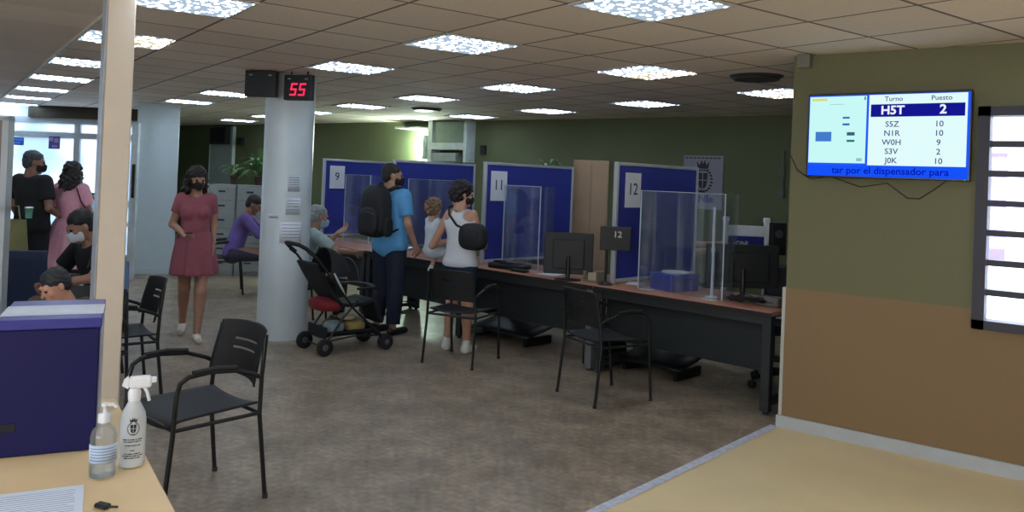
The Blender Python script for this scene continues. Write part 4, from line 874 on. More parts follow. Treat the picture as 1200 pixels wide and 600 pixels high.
def person(label, loc, rz, Ht=1.72, J=None, yaw=0, pitch=0, skin=(196, 150, 122), female=False, top=None, bottom=None, skirt=None, shoes=None, hair=None, mask=None, curl=.45, hs=1.0, spread=0, handdir=None, group=None, bulk=1.0, socks=None, name='person'):
    s = Ht/1.72; sw = (.140 if female else .180)*s
    D = dict(pelvis=(0, 0, .93), belly=(0, -.005, 1.08), chest=(0, .0, 1.27), neck=(0, .02, 1.45), head=(0, -.005, 1.60),
             shL=(sw/s, .015, 1.40), shR=(-sw/s, .015, 1.40), elL=(sw/s+.05, .03, 1.12), elR=(-sw/s-.05, .03, 1.12), wrL=(sw/s+.06, -.05, .88), wrR=(-sw/s-.06, -.05, .88),
             hiL=(.085, 0, .90), hiR=(-.085, 0, .90), knL=(.095, -.015, .49), knR=(-.095, -.015, .49), anL=(.10, .02, .085), anR=(-.10, .02, .085), toL=(.115, -.15, .03), toR=(-.115, -.15, .03))
    if J: D.update(J)
    j = {k: np.array(v, float)*s for k, v in D.items()}
    sk = mat('skin %d %d %d' % skin, skin, .5, var=.05, scale=14)
    root = thing(name, label, 'person', loc, rz, group)
    wa = .82 if female else .95
    def torso(P, g):
        a = rc(P, j['pelvis']+[0, 0, -.02*s], j['belly'], .118*s*bulk+g, .098*s*bulk*wa+g, 1.42)
        b = rc(P, j['belly'], j['chest'], .098*s*bulk*wa+g, .112*s*bulk+g, 1.34)
        c = rc(P, j['shL']*.82+j['chest']*.18, j['shR']*.82+j['chest']*.18, .058*s+g, .058*s+g)
        d = smin(smin(a, b, .05*s), c, .07*s)
        if female:
            f = nrm(np.cross(j['shR']-j['shL'], j['neck']-j['belly'])); f = f if f[1] < 0 else -f
            for sx in (-1, 1): d = smin(d, rc(P, j['chest']+f*.075*s+np.array([sx*.07*s, 0, -.01]), j['chest']+f*.085*s+np.array([sx*.07*s, 0, -.02]), .048*s+g, .045*s+g), .03*s)
        return d
    def arm(P, S, g, f=2.0):
        a, b, c = j['sh'+S], j['el'+S], j['wr'+S]
        ra, rb, rw = .050*s+g, .037*s+g, .026*s+g
        if f >= 1:
            d = rc(P, a, b, ra, rb)
            if f > 1: e = b+(c-b)*(f-1); d = smin(d, rc(P, b, e, rb*1.02, rb+(rw-rb)*(f-1)), .02*s); d = np.maximum(d, (P-e)@nrm(c-b)-.0) if f < 1.99 else d
            else: d = np.maximum(d, (P-b)@nrm(b-a))
            return d
        e = a+(b-a)*f; d = rc(P, a, e+nrm(b-a)*.03, ra, rb+(1-f)*.01+.006); return np.maximum(d, (P-e)@nrm(b-a))
    def leg(P, S, g, f=2.0, fl=0):
        a, b, c = j['hi'+S], j['kn'+S], j['an'+S]
        d = rc(P, a, b, .088*s*bulk+g, .056*s+g+fl*.01)
        if f > 1:
            e = b+(c-b)*min(1, f-1); m = b+(c-b)*.3
            d = smin(d, rc(P, b, e, .054*s+g, .036*s+g+fl*.02+(.0 if f > 1.9 else .01)), .03*s); back = nrm(np.cross(np.array([1, 0, 0]), c-b)); back = back if back[1] > 0 else -back
            d = smin(d, rc(P, b+(c-b)*.22+back*.012*s, b+(c-b)*.45+back*.01*s, .050*s+g, .042*s+g), .03*s)
            if f < 1.99: d = np.maximum(d, (P-e)@nrm(c-b))
        else: e = a+(b-a)*f; d = np.maximum(d, (P-e)@nrm(b-a))
        return d
    # ---- body
    upn = nrm(j['neck']-j['chest'])
    def body(P):
        d = torso(P, 0)
        d = smin(d, rc(P, j['neck']-upn*.05*s, j['neck']+(j['head']-j['neck'])*.55, .056*s, .052*s), .03*s)
        for S in 'LR': d = smin(d, arm(P, S, 0), .022*s); d = smin(d, leg(P, S, 0), .03*s)
        for S in 'LR': d = smin(d, rc(P, j['an'+S]+np.array([0, .02, -.045])*s*(1 if not J or 'an'+S not in J else 1), j['to'+S], .034*s, .026*s), .02*s)
        return d
    lo, hi = bbox(list(j.values()), .16*s); parts = [surf(body, lo, hi, .0125*max(s, .6))]
    # ---- head
    R_ = rotm(yaw, pitch); hc = j['head']; k_ = s*hs
    def toh(P): return ((P-hc)@R_)/k_
    def headf(P):
        q = toh(P); d = el(q, (0, .015, .03), (.074, .092, .084)); d = smin(d, el(q, (0, -.018, -.03), (.060, .074, .082)), .03)
        d = smin(d, rc(q, (-.012, -.062, -.098), (.012, -.062, -.098), .024, .024), .025); d = smin(d, rc(q, (-.034, -.082, .022), (.034, -.082, .022), .010, .010), .015)
        for sx in (-1, 1): d = np.maximum(d, -(np.linalg.norm(q-np.array([sx*.031, -.108, .004]), axis=1)-.020)); d = smin(d, rc(q, (sx*.043, -.066, -.022), (sx*.04, -.06, -.03), .014, .014), .02)
        d = smin(d, rc(q, (0, -.088, .004), (0, -.108, -.030), .008, .013), .012); d = smin(d, rc(q, (-.020, -.089, -.060), (.020, -.089, -.060), .0065, .0065), .006)
        d = np.maximum(d, -rc(q, (-.022, -.098, -.0605), (.022, -.098, -.0605), .0025, .0025))
        for sx in (-1, 1): d = smin(d, el(q, (sx*.076, .008, -.008), (.010, .020, .032)), .006)
        d = smin(d, rc(q, (0, .025, -.07), (0, .03, -.15), .050, .052), .03)
        return d*k_
    r_ = .155*k_; parts.append(surf(headf, hc-[r_, r_, .165*k_], hc+r_, .0068*k_))
    for S, sd in (('L', 1), ('R', -1)):
        d = j['wr'+S]-j['el'+S]; n = np.array([-sd*1.0, -.25, 0]); c_ = curl
        if handdir and S in handdir: hd = handdir[S]; d = np.array(hd[0], float) if hd[0] is not None else d; n = np.array(hd[1], float); c_ = hd[2]
        parts.append(hand(j['wr'+S], d, n, c_, sd, s*(1 if Ht > 1.3 else 1.15)))
    smesh('body', parts, sk, root)
    # eyes
    for sx in (-1, 1):
        q = MB(); c_ = hc+R_@np.array([sx*.031, -.083, .004])*k_; q.ell(tuple(c_), (.0115*k_,)*3, 8)
        q.build('eye', mat('dark eyes', (46, 34, 30), .25), root)
    # ---- clothes
    if top:
        m_, f, hem = top['m'], top.get('sleeve', .6), top.get('hem', -.06)
        dn = nrm(j['belly']-j['pelvis']); sl = top.get('straps', False)
        def tf(P):
            d = torso(P, top.get('g', .013)*s)
            if not sl:
                for S in 'LR': d = smin(d, arm(P, S, top.get('loose', .014)*s, f), .02*s)
            else:
                for S, sx in (('L', 1), ('R', -1)): d = np.maximum(d, -(rc(P, j['sh'+S]+np.array([0, -.2, 0])*s, j['sh'+S]+np.array([0, .2, 0])*s, .062*s+(top.get('g', .013)-.013)*s, .062*s+(top.get('g', .013)-.013)*s)))
            d = np.maximum(d, -((P-(j['pelvis']+dn*hem*s))@dn))
            nk = j['neck']-upn*(top.get('neck', .035))*s; d = np.maximum(d, -(rc(P, nk+upn*.02*s, nk+upn*.3*s, .066*s, .07*s)))
            return d
        lo, hi = bbox([j[k] for k in ('pelvis', 'belly', 'chest', 'neck', 'shL', 'shR', 'elL', 'elR')]+([j['wrL'], j['wrR']] if f > 1 else []), .16*s)
        smesh(top.get('name', 'shirt'), [surf(tf, lo, hi, .0115*max(s, .6))], m_, root)
    if bottom:
        m_, f = bottom['m'], bottom.get('len', 1.92); dn = nrm(j['belly']-j['pelvis'])
        def bf(P):
            d = rc(P, j['pelvis']+[0, 0, -.03*s], j['pelvis']+dn*.04*s, .128*s*bulk, .116*s*bulk, 1.42)
            for S in 'LR': d = smin(d, leg(P, S, .016*s+bottom.get('loose', 0), f, bottom.get('flare', .5)), .03*s)
            return np.maximum(d, (P-(j['pelvis']+dn*.06*s))@dn)
        lo, hi = bbox([j[k] for k in ('pelvis', 'hiL', 'hiR', 'knL', 'knR')]+([j['anL'], j['anR']] if f > 1 else []), .16*s)
        smesh(bottom.get('name', 'trousers'), [surf(bf, lo, hi, .0125*max(s, .6))], m_, root)
    if skirt:
        m_, z0, r1, folds, amp = skirt['m'], skirt['hem'], skirt['r'], skirt.get('folds', 9), skirt.get('amp', .018)
        zt = j['belly'][2]-.01*s; cx, cy = skirt.get('shift', (0, 0)); asym = skirt.get('slant', 0)
        def fn(u, v):
            a = u*2*PI; t_ = v; rr = (.118*s*bulk*wa+.014)+(r1-.125*s*bulk*wa)*(t_**.8); rr += amp*t_*math.cos(folds*a+1.3*math.sin(2*a))+amp*.4*t_*math.cos((folds*2+1)*a)
            kx = 1.36-.26*t_; z = zt+(z0-zt)*t_+asym*t_*math.cos(a); return (cx*t_+rr*kx*math.cos(a), cy*t_+j['belly'][1]+rr*math.sin(a), z)
        q = MB(); q.grid(fn, 96, 20, .006); q.build('skirt', m_, root)
    if shoes:
        for S in 'LR':
            def sf(P, S=S):
                a = j['an'+S]; to = j['to'+S]; ft = nrm([to[0]-a[0], to[1]-a[1], 0])
                heel = a-ft*.025*s; heel[2] = a[2]-.045*s; v = rc(P, heel, to, .041*s, .034*s)
                if shoes.get('ankle'): v = smin(v, rc(P, a+[0, 0, .02*s], heel, .044*s, .044*s), .02)
                else: v = np.maximum(v, (P-a)@np.array([0, 0, 1.])-.03*s)
                return np.maximum(v, -(P[:, 2]-.001)) if shoes.get('floor', True) else v
            lo, hi = bbox([j['an'+S], j['to'+S]], .08*s); smesh(shoes.get('name', 'shoe'), [surf(sf, lo, hi, .0085*max(s, .6))], shoes['m'], root)
    if hair:
        ps = hair['blobs']; am, fq = hair.get('amp', .004), hair.get('freq', 60)
        def hf(P):
            q = toh(P); d = None
            for c_, r__ in ps: v = el(q, c_, r__); d = v if d is None else smin(d, v, .02)
            w_ = q*fq; d = d+am*(np.sin(w_[:, 0]+1.7*np.sin(w_[:, 2]*.7))*np.sin(w_[:, 1]*1.1+1)*np.sin(w_[:, 2]*.9+2)+.5*np.sin(w_[:, 0]*2.1)*np.sin(w_[:, 2]*2.3+w_[:, 1]*1.9))
            f = hair.get('face', (.0, -.105, -.045)); d = np.maximum(d, -el(q, f, (.064, .062, .085)))
            return d*k_
        pts = np.array([np.array(c_)+np.array(r__)*a_ for c_, r__ in ps for a_ in (-1, 1)]); lo = pts.min(0)-.02; hi = pts.max(0)+.02
        cor = np.array([[x, y_, z] for x in (lo[0], hi[0]) for y_ in (lo[1], hi[1]) for z in (lo[2], hi[2])])*k_@R_.T+hc
        smesh('hair', [surf(hf, cor.min(0), cor.max(0), .0078*k_)], hair['m'], root)
    if mask:
        def mf(P):
            q = toh(P); d = el(q, (0, -.030, -.045), (.064, .084, .072)); d = smin(d, rc(q, (0, -.105, -.03), (0, -.10, -.07), .012, .014), .03); d = np.maximum(d, q[:, 2]+.012-.25*(q[:, 1]+.1)); d = np.maximum(d, q[:, 1]+.022)
            return np.maximum(d, -.115-q[:, 2])*k_
        smesh('face_mask', [surf(mf, hc-r_, hc+r_, .0068*k_)], mask, root)
    return root, j
hb = lambda *c: mat('hair %d %d %d' % c, c, .55, var=.3, scale=40)
SHORT = [((0, .022, .045), (.082, .098, .084)), ((0, .05, -.01), (.074, .066, .075))]
CURLY = [((0, .025, .055), (.105, .115, .098)), ((0, .06, .0), (.098, .085, .095))]
LONG = [((0, .022, .045), (.092, .104, .086)), ((0, .055, -.06), (.10, .06, .13)), ((.085, .015, -.09), (.035, .055, .12)), ((-.085, .015, -.09), (.035, .055, .12)), ((0, .07, -.14), (.10, .045, .09))]

# --- woman in the short pink dress, walking
pink = mat('dusty pink dress', (158, 88, 100), .8, var=.12, scale=50)
p = cw(-3.0, 7.68)
person('woman in a short pink dress walking with a phone in her hand', p, face(.35, -.94), 1.62, dict(
    anL=(.06, -.20, .085), knL=(.075, -.13, .48), toL=(.08, -.36, .03), anR=(-.09, .24, .12), knR=(-.08, .04, .49), toR=(-.10, .10, .035),
    elR=(-.215, .06, 1.13), wrR=(-.10, -.17, 1.05), elL=(.175, .09, 1.13), wrL=(.17, -.02, .90)), yaw=.35, pitch=.25, skin=(178, 132, 110), female=True, bulk=.9,
    top=dict(m=pink, sleeve=.55, hem=-.02, loose=.010, neck=.06, name='bodice'), skirt=dict(m=pink, hem=.60, r=.172, folds=8, amp=.018, shift=(0, .0)), shoes=dict(m=mat('cream sandal', (222, 208, 190), .6), name='sandal'),
    hair=dict(m=hb(40, 30, 30), blobs=LONG, amp=.012, freq=52), mask=mat('black mask', (34, 32, 36), .7), handdir={'R': (None, (.3, -.2, 1), .7)}, socks=None)
q = MB(); q.box(-.035, .035, -.07, .07, -.004, .004, .003); ph = cw(-2.93, 7.36, 1.015); o = thing('phone', 'dark phone in the hand of the walking woman', 'phone', (ph.x, ph.y, 1.015), face(.35, -.94)); q.build('case', scr, o); q = MB(); q.box(-.03, .03, -.064, .064, .004, .0046); q.build('screen', mat('phone glass', (60, 70, 84), .15), o)
# --- man with the backpack
sky = mat('light blue tee', (96, 168, 222), .8, var=.08, scale=30)
mp2 = cw(-1.22, 8.22); mrz = face(.55, .83)
person('man in a light blue tee with a black backpack at the counter', mp2, mrz, 1.73, dict(
    elL=(.26, .03, 1.13), wrL=(.20, -.20, 1.02), elR=(-.25, .02, 1.12), wrR=(-.24, -.12, .90), anL=(.12, .02, .085), anR=(-.12, .04, .085)), yaw=-.75, pitch=.05, skin=(190, 142, 116),
    top=dict(m=sky, sleeve=.72, hem=-.19, loose=.024, g=.032), bottom=dict(m=mat('dark navy trousers', (30, 36, 56), .85), len=1.93, loose=.01), shoes=dict(m=mat('dark shoe', (30, 30, 34), .6)),
    hair=dict(m=hb(34, 28, 28), blobs=SHORT, amp=.003, freq=90), mask=_m['black mask'])
def soft(name, parent, m_, c, r, p_=3.0, h=.012):
    c = np.array(c, float); r = np.array(r, float)
    def fn(P): q = np.abs((P-c)/r)+1e-9; return ((q**p_).sum(1)**(1/p_)-1)*r.min()
    return smesh(name, [surf(fn, c-r-.03, c+r+.03, h)], m_, parent)
bpk = mat('black backpack nylon', (28, 30, 34), .7, var=.15, scale=30, bump=.2)
t = thing('backpack', 'large black backpack on the back of the man in light blue', 'backpack', mp2, mrz)
soft('body', t, bpk, (0, .225, 1.25), (.165, .105, .265)); soft('front_pocket', t, bpk, (0, .325, 1.15), (.125, .045, .14)); soft('side_pocket', t, bpk, (.165, .22, 1.10), (.03, .06, .10)); soft('side_pocket', t, bpk, (-.165, .22, 1.10), (.03, .06, .10))
for sx in (-1, 1):
    q = MB(); q.tube([(sx*.09, .14, 1.46), (sx*.11, .05, 1.497), (sx*.125, -.06, 1.45), (sx*.13, -.135, 1.33), (sx*.15, -.11, 1.20), (sx*.175, .0, 1.10), (sx*.14, .14, 1.04)], [.02, .024, .024, .024, .018, .012, .01], 8); q.build('shoulder_strap', bpk, t)
q = MB(); q.tube([(-.03, .16, 1.50), (0, .165, 1.54), (.03, .16, 1.50)], .008, 6); q.build('grab_loop', bpk, t)
q = MB(); q.tube([(-.10+.02*i, .368-.0004*(i-5)**2, 1.245-.001*(i-5)**2) for i in range(11)], .003, 5); q.build('zip', mat('grey zip', (90, 92, 96), .4), t)
# --- mother with child
m2 = cw(-.45, 7.52); rz2 = face(.50, .86); wt = mat('white tank top', (214, 216, 220), .8, var=.05)
person('woman in a white tank top holding a child at the counter', m2, rz2, 1.57, dict(
    elL=(.36, .0, 1.05), wrL=(.30, -.25, 1.10), elR=(-.22, -.02, 1.14), wrR=(-.12, -.27, 1.08), anL=(.13, .0, .085), anR=(-.13, .03, .085), toL=(.19, -.14, .03), toR=(-.12, -.14, .03)), yaw=-.75, pitch=.12, skin=(198, 150, 124), female=True, bulk=1.03,
    top=dict(m=wt, straps=True, g=.021, hem=-.07, neck=.05, name='tank_top'), bottom=dict(m=mat('dark denim', (44, 58, 84), .85), len=.62, loose=.0, name='shorts'), shoes=dict(m=mat('white trainer', (224, 220, 214), .6), ankle=True),
    hair=dict(m=hb(30, 24, 26), blobs=CURLY, amp=.013, freq=60), mask=_m['black mask'], handdir={'L': ((-.5, -.8, .1), (-.6, .3, .9), .8)})
# black crossbody bag
t = thing('crossbody_bag', 'black crossbody bag worn by the woman in the white tank top', 'bag', m2, rz2)
soft('body', t, bpk, (-.17, .06, 1.08), (.14, .085, .125)); soft('flap', t, bpk, (-.17, .13, 1.10), (.10, .02, .07))
q = MB(); q.tube([(-.12, .10, 1.14), (-.03, .135, 1.18), (.06, .125, 1.27), (.105, .07, 1.335), (.115, .0, 1.35), (.09, -.09, 1.30), (.0, -.155, 1.18), (-.10, -.13, 1.08), (-.19, -.02, 1.05)], .011, 8); q.build('strap', bpk, t)
# child on her arm
kid = np.array(cw(-.745, 7.86)); k3 = Vector((kid[0], kid[1], .60))
person('curly haired small child carried on the arm of the woman in white', k3, face(.75, .66), .86, dict(
    pelvis=(0, 0, .62), belly=(0, 0, .80), chest=(0, 0, 1.02), neck=(0, .02, 1.22), head=(0, 0, 1.40), shL=(.16, .01, 1.17), shR=(-.16, .01, 1.17), hiL=(.10, 0, .60), hiR=(-.10, 0, .60),
    knL=(.26, -.28, .52), anL=(.27, -.18, .22), toL=(.27, -.32, .12), knR=(-.26, -.28, .52), anR=(-.27, -.20, .20), toR=(-.27, -.34, .10), elL=(.30, -.14, 1.02), wrL=(.22, -.38, 1.05), elR=(-.32, -.12, 1.04), wrR=(-.25, -.38, 1.08)), yaw=.3, pitch=.05, skin=(206, 164, 142), hs=1.5, bulk=1.25,
    top=dict(m=mat('pale cotton romper', (196, 206, 212), .8), sleeve=.5, hem=-.12, loose=.02, name='romper'), bottom=dict(m=_m['pale cotton romper'], len=.5, name='romper_shorts'), shoes=dict(m=_m['white trainer'], floor=False, ankle=True),
    hair=dict(m=hb(124, 98, 74), blobs=CURLY, amp=.018, freq=64))
# --- seated poses
def sit(lean=.0, el=((.22, -.15, .82), (-.22, -.15, .82)), wr=((.14, -.42, .78), (-.14, -.42, .78)), kn=.0, dz=0.0):
    l = lean; return dict(pelvis=(0, .03, .55), belly=(0, .03-.10*l, .70), chest=(0, .03-.28*l, .89-.03*l), neck=(0, .05-.46*l, 1.07-.07*l), head=(0, .02-.62*l, 1.22-.13*l), shL=(.175, .045-.42*l, 1.02-.06*l), shR=(-.175, .045-.42*l, 1.02-.06*l),
        elL=(el[0][0], el[0][1], el[0][2]), elR=el[1], wrL=wr[0], wrR=wr[1], hiL=(.09, .0, .53), hiR=(-.09, .0, .53), knL=(.12+kn, -.42, .52), knR=(-.12-kn, -.42, .52), anL=(.12, -.40, .085), anR=(-.12, -.40, .085), toL=(.13, -.57, .03), toR=(-.13, -.57, .03))
p = cw(-2.18, 8.50); gshirt = mat('pale checked shirt', (176, 192, 192), .8, var=.18, scale=26)
person('grey haired person in a pale shirt seated at counter number 9', p, face(.93, .37), 1.66, sit(.30, ((.24, -.30, .86), (-.24, -.32, .84)), ((.10, -.40, 1.00), (-.10, -.56, .80))), yaw=.1, pitch=.2, skin=(186, 142, 120),
    top=dict(m=gshirt, sleeve=.85, hem=-.06, loose=.02), bottom=dict(m=mat('black cotton', (28, 28, 32), .85)), shoes=dict(m=_m['dark shoe']), hair=dict(m=hb(150, 152, 148), blobs=SHORT+[((0, .07, .085), (.045, .045, .04))], amp=.006, freq=70), mask=mat('pale blue mask', (170, 204, 222), .7), handdir={'L': ((.1, -.7, .5), (-.2, -.2, .8), .5)})
p = cw(-3.54, 10.42); person('man in a purple shirt seated at the table behind the round column', p, face(.97, .25), 1.70, sit(.38, ((.26, -.30, .82), (-.24, -.30, .80)), ((.12, -.50, .80), (-.12, -.50, .79))), yaw=-.2, pitch=.5, skin=(160, 118, 96),
    top=dict(m=mat('purple shirt', (112, 92, 160), .8, var=.1), sleeve=1.3, hem=-.08, loose=.022), bottom=dict(m=mat('slate trousers', (58, 58, 76), .85)), shoes=dict(m=_m['dark shoe']), hair=dict(m=hb(30, 26, 28), blobs=SHORT, amp=.004, freq=80))
p = cw(-3.12, 6.22); person('man in black with a white mask seated beside the cream post', p, face(-.55, -.80), 1.67, sit(.36, ((.26, -.22, .80), (-.26, -.22, .80)), ((.06, -.44, .74), (-.06, -.44, .73))), yaw=-.1, pitch=.45, skin=(170, 124, 102),
    top=dict(m=mat('black shirt', (22, 22, 26), .8), sleeve=.8, hem=-.08, loose=.022), bottom=dict(m=_m['black cotton']), shoes=dict(m=_m['dark shoe']), hair=dict(m=hb(26, 26, 28), blobs=SHORT, amp=.004, freq=80), mask=mat('white mask', (222, 224, 226), .7))
p = cw(-2.62, 4.85); person('small seated person in brown bent forward above the blue box', p, face(.10, -.99), 1.35, sit(.50, ((.24, -.34, .66), (-.24, -.34, .66)), ((.06, -.56, .70), (-.06, -.56, .70))), yaw=-.7, pitch=.5, skin=(206, 152, 130),
    top=dict(m=mat('brown top', (82, 68, 54), .85, var=.2), sleeve=.95, hem=-.08, loose=.02), bottom=dict(m=mat('pale jeans', (124, 150, 190), .85)), shoes=dict(m=_m['white trainer']), hair=dict(m=hb(44, 46, 50), blobs=SHORT, amp=.006, freq=70))
# chairs under the two seated people
for (x, d, fx, fy, lab) in ((-2.62, 4.88, .10, -.99, 'black visitor chair under the small person in brown'),):
    l, r = chair_at(x, d, fx, fy); dup(VC, l, r, lab)
st = thing('stool', 'black stool under the man with the white mask', 'stool', cw(-3.12, 6.22)); q = MB(); q.lathe([(.02, .40), (.16, .40), (.17, .415), (.16, .44), (.02, .44)], (0, 0, 0), 28); q.build('seat', scr, st)
for k in range(4):
    a = PI/4+k*PI/2; q = MB(); q.tube([(.11*math.cos(a), .11*math.sin(a), .40), (.17*math.cos(a), .17*math.sin(a), 0)], .012, 8); q.build('leg', frm, st)
# --- standing pair at the far left
p = cw(-5.12, 8.62); person('man in a black shirt and trousers standing at the far left', p, face(.30, .95), 1.72, dict(elL=(.25, .02, 1.13), wrL=(.22, -.10, .90), elR=(-.25, .02, 1.12), wrR=(-.17, -.20, 1.02)), yaw=-.7, pitch=.1, skin=(150, 110, 88),
    top=dict(m=_m['black shirt'], sleeve=.7, hem=-.16, loose=.024, g=.036), bottom=dict(m=_m['black cotton'], loose=.012), shoes=dict(m=_m['dark shoe']), hair=dict(m=hb(62, 64, 68), blobs=SHORT, amp=.006, freq=70), mask=_m['black mask'])
pk2 = mat('soft pink dress', (238, 172, 188), .8, var=.1, scale=40)
p = cw(-4.83, 8.85); person('woman in a long pink dress standing with her back to us at the far left', p, face(.1, .99), 1.62, dict(elL=(.23, -.02, 1.13), wrL=(.15, -.20, 1.0), elR=(-.23, -.02, 1.13), wrR=(-.17, -.18, 1.0)), yaw=.15, pitch=.15, skin=(176, 130, 108), female=True,
    top=dict(m=pk2, sleeve=.7, hem=-.02, loose=.03, name='bodice'), skirt=dict(m=pk2, hem=.42, r=.27, folds=10, amp=.022), shoes=dict(m=_m['cream sandal'], name='sandal'), hair=dict(m=hb(44, 34, 32), blobs=LONG, amp=.012, freq=56))
t = thing('shoulder_bag', 'dark red shoulder bag of the woman in the long pink dress', 'bag', p, face(.1, .99)); soft('body', t, mat('dark red leather', (96, 30, 44), .5), (-.25, -.06, .98), (.05, .12, .10)); q = MB(); q.tube([(-.24, .03, 1.05), (-.17, .09, 1.2), (-.12, .09, 1.33), (-.115, .01, 1.385), (-.14, -.08, 1.33), (-.21, -.12, 1.18), (-.25, -.13, 1.05)], .009, 7); q.build('strap', _m['dark red leather'], t)
cp_ = cw(-5.02, 8.28, 0); q = MB(); q.lathe([(.028, 0), (.034, .09), (.034, .095), (.030, .095)], (0, 0, 0), 18); 
q = MB(); 
tp2 = cw(-4.98, 8.33); t = thing('drinks_cup', 'mint green cup held between the two people at the far left', 'cup', (tp2.x, tp2.y, 1.02), 0); q = MB(); q.lathe([(.030, 0), (.038, .10), (.040, .10), (.040, .108), (.0, .108)], (0, 0, 0), 20); q.build('body', mat('mint cup', (130, 204, 176), .5), t); q = MB(); q.lathe([(.041, .104), (.041, .114), (.03, .118)], (0, 0, 0), 20); q.build('lid', wp, t)
# --- clerk behind the screen at number 12
p = cw(1.70, 8.7); person('clerk in dark clothes seated behind the acrylic screen at number 12', p, face(.85, -.53), 1.70, sit(.02, ((.26, -.28, 1.0), (-.24, -.22, .92)), ((.20, -.56, 1.04), (-.12, -.50, .98))), yaw=.3, pitch=.1, skin=(176, 128, 108),
    top=dict(m=mat('charcoal polo', (48, 50, 60), .8), sleeve=.75, hem=-.06, loose=.022), bottom=dict(m=_m['black cotton']), shoes=dict(m=_m['dark shoe']), hair=dict(m=hb(52, 40, 34), blobs=SHORT, amp=.004, freq=80), mask=_m['white mask'])
l, r = chair_at(1.67, 8.73, .85, -.53); dup(VC, l, r, 'black chair under the clerk behind the screen at number 12')
# pale denim jacket over a hidden chair beside the post
l, r = chair_at(-3.60, 6.80, -.80, -.60); dup(VC, l, r, 'black visitor chair behind the cream post with the denim jacket on it')
q = MB(); q.grid(lambda u, v: ((u-.5)*.50, .28+.035*math.sin(v*PI)+.012*math.cos(u*22), .30+.535*v), 30, 10, .012); q.grid(lambda u, v: ((u-.5)*.46, .28-.13*v, .835-.02*v-.012*math.cos(u*22)), 20, 4, .012)
t = thing('denim_jacket', 'pale blue denim jacket hung over a chair back beside the cream post', 'jacket', l, r); q.build('back', mat('pale denim', (124, 152, 196), .85, var=.12, scale=20), t); q = MB(); q.tube([(-.24, .28, .80), (-.27, .27, .6), (-.26, .25, .42)], [.04, .05, .045], 10); q.build('sleeve', _m['pale denim'], t); q = MB(); q.tube([(.24, .28, .80), (.27, .27, .6), (.26, .25, .42)], [.04, .05, .045], 10); q.build('sleeve', _m['pale denim'], t)

# ================================================================== PUSHCHAIR
pc_ = cw(-1.50, 7.42); t = thing('pushchair', 'black pushchair with a red seat base beside the round column', 'pushchair', pc_, face(.76, .64)); t.scale = (.93, .93, .93)
bt = mat('black pushchair tube', (26, 26, 30), .4); fab = mat('black pushchair fabric', (24, 25, 29), .85, var=.15); red = mat('red fabric', (128, 22, 36), .7); tyre = mat('black tyre', (24, 24, 26), .7)
# facing -y: handle at +y
for sx in (-1, 1):
    q = MB(); q.tube([(sx*.20, -.34, .12), (sx*.21, .0, .42), (sx*.215, .26, .74), (sx*.21, .42, .93), (sx*.20, .50, .985)], .012, 8); q.build('push_tube', bt, t)
    q = MB(); q.tube([(sx*.21, .30, .10), (sx*.21, .12, .34), (sx*.20, -.04, .50)], .011, 8); q.build('rear_tube', bt, t)
    q = MB(); q.tube([(sx*.20, -.34, .14), (sx*.20, .0, .16), (sx*.21, .30, .13)], .009, 8); q.build('base_rail', bt, t)
    q = MB(); q.tube([(sx*.20, .44, .955), (sx*.19, .52, 1.02), (sx*.14, .565, 1.05), (sx*.07, .58, 1.055), (0, .58, 1.056)], .019, 10); q.build('handle', mat('black foam grip', (22, 22, 24), .8), t)
    for y_, zz in ((-.36, .075), (.31, .085)):
        for dx in ((-.022, .022) if y_ < 0 else (-.02,)):
            q = MB(); x = sx*.215+dx; q.M = Matrix.Translation((x, y_, zz)) @ Matrix.Rotation(PI/2, 4, 'Y'); q.lathe([(zz*.55, -.014), (zz*.9, -.016), (zz, -.008), (zz, .008), (zz*.9, .016), (zz*.55, .014)], (0, 0, 0), 24); w_ = q.build('wheel', tyre, t)
            q = MB(); q.M = Matrix.Translation((x, y_, zz)) @ Matrix.Rotation(PI/2, 4, 'Y'); q.lathe([(.008, -.018), (zz*.5, -.012), (zz*.5, .012), (.008, .018)], (0, 0, 0), 14); q.build('hub', mat('grey hub', (86, 88, 92), .5), w_)
q = MB(); q.tube([(-.21, .31, .085), (.21, .31, .085)], .009, 8); q.tube([(-.21, -.34, .13), (.21, -.34, .13)], .009, 8); q.build('axle', bt, t)
q = MB(); q.grid(lambda u, v: ((u-.5)*.40, .10+.30*v+.02*math.sin(v*PI), .46+.42*v), 10, 10, .03); q.build('backrest', fab, t)
q = MB(); q.grid(lambda u, v: ((u-.5)*.38, .12-.36*v, .45-.02*math.sin(v*PI)+.02*v), 10, 8, .035); q.build('seat', fab, t)
soft('red_underside', t, red, (0, .20, .46), (.19, .13, .065)); 
q = MB(); q.grid(lambda u, v: ((u-.5)*.34, -.24-.10*v, .47-.22*v), 8, 6, .02); q.build('footrest', fab, t)
q = MB(); 
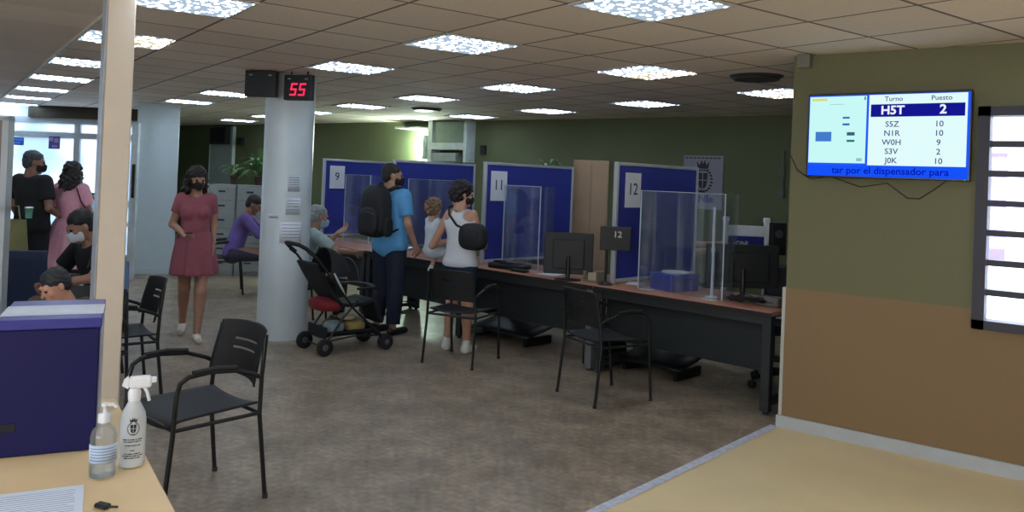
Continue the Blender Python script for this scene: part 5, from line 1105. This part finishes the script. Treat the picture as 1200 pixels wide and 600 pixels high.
def hood(u, v):
    a = PI*u; b = .15+1.45*v; r_ = .25; return (.23*math.cos(a), .30-r_*1.35*math.sin(b)*math.sin(a)*.9-.02, .72+r_*1.1*math.cos(b)*math.sin(a)+.02)
q.grid(hood, 20, 12, .008); q.build('hood', fab, t)
q = MB(); q.tube([(.235*math.cos(PI*i/12), .0-.02, .70+.20*math.sin(PI*i/12)) for i in range(13)], .008, 6); q.build('hood_rib', bt, t)
q = MB(); q.tube([(-.225, -.02, .62), (-.21, -.24, .62), (0, -.29, .62), (.21, -.24, .62), (.225, -.02, .62)], .014, 8); q.build('bumper_bar', bt, t)
q = MB(); q.tube([(-.225, .24, .78), (-.22, .14, .62), (-.2, .10, .55)], .010, 6); q.build('pale_strap', mat('pale strap', (200, 200, 204), .6), t)
q = MB(); q.tube([(.225, .24, .78), (.22, .14, .62), (.2, .10, .55)], .010, 6); q.build('red_strap', red, t)
q = MB(); q.grid(lambda u, v: ((u-.5)*.38, -.28+.56*v, .15+.07*(abs(u-.5)*2)**4), 12, 8, .006); q.box(-.19, .19, .27, .28, .15, .26); q.box(-.19, .19, -.29, -.28, .15, .24); q.build('basket', fab, t)
def inb(name, c, r, m_, label, cat):
    a = face(.76, .64); v = Matrix.Rotation(a, 4, 'Z') @ Vector(c); o = thing(name, label, cat, (pc_.x+v.x, pc_.y+v.y, c[2]), a); soft('body', o, m_, (0, 0, 0), r, 2.6, .01); return o
inb('cloth_bundle', (-.08, .14, .225), (.09, .09, .06), mat('pale grey cloth', (120, 136, 146), .8), 'pale grey cloth bundle in the rear of the pushchair basket', 'cloth')
inb('paper_bag', (-.05, -.08, .22), (.10, .10, .055), mat('yellow ochre paper', (158, 138, 84), .8), 'ochre package in the front of the pushchair basket', 'package')
inb('cloth_bundle', (.09, .02, .22), (.08, .13, .06), mat('brown cloth', (92, 78, 52), .8), 'brown cloth bundle on the far side of the pushchair basket', 'cloth')
inb('nappy_pack', (-.02, -.02, .30), (.09, .07, .03), mat('cream wrapper', (196, 188, 160), .6), 'cream pack on top of the things in the pushchair basket', 'package')
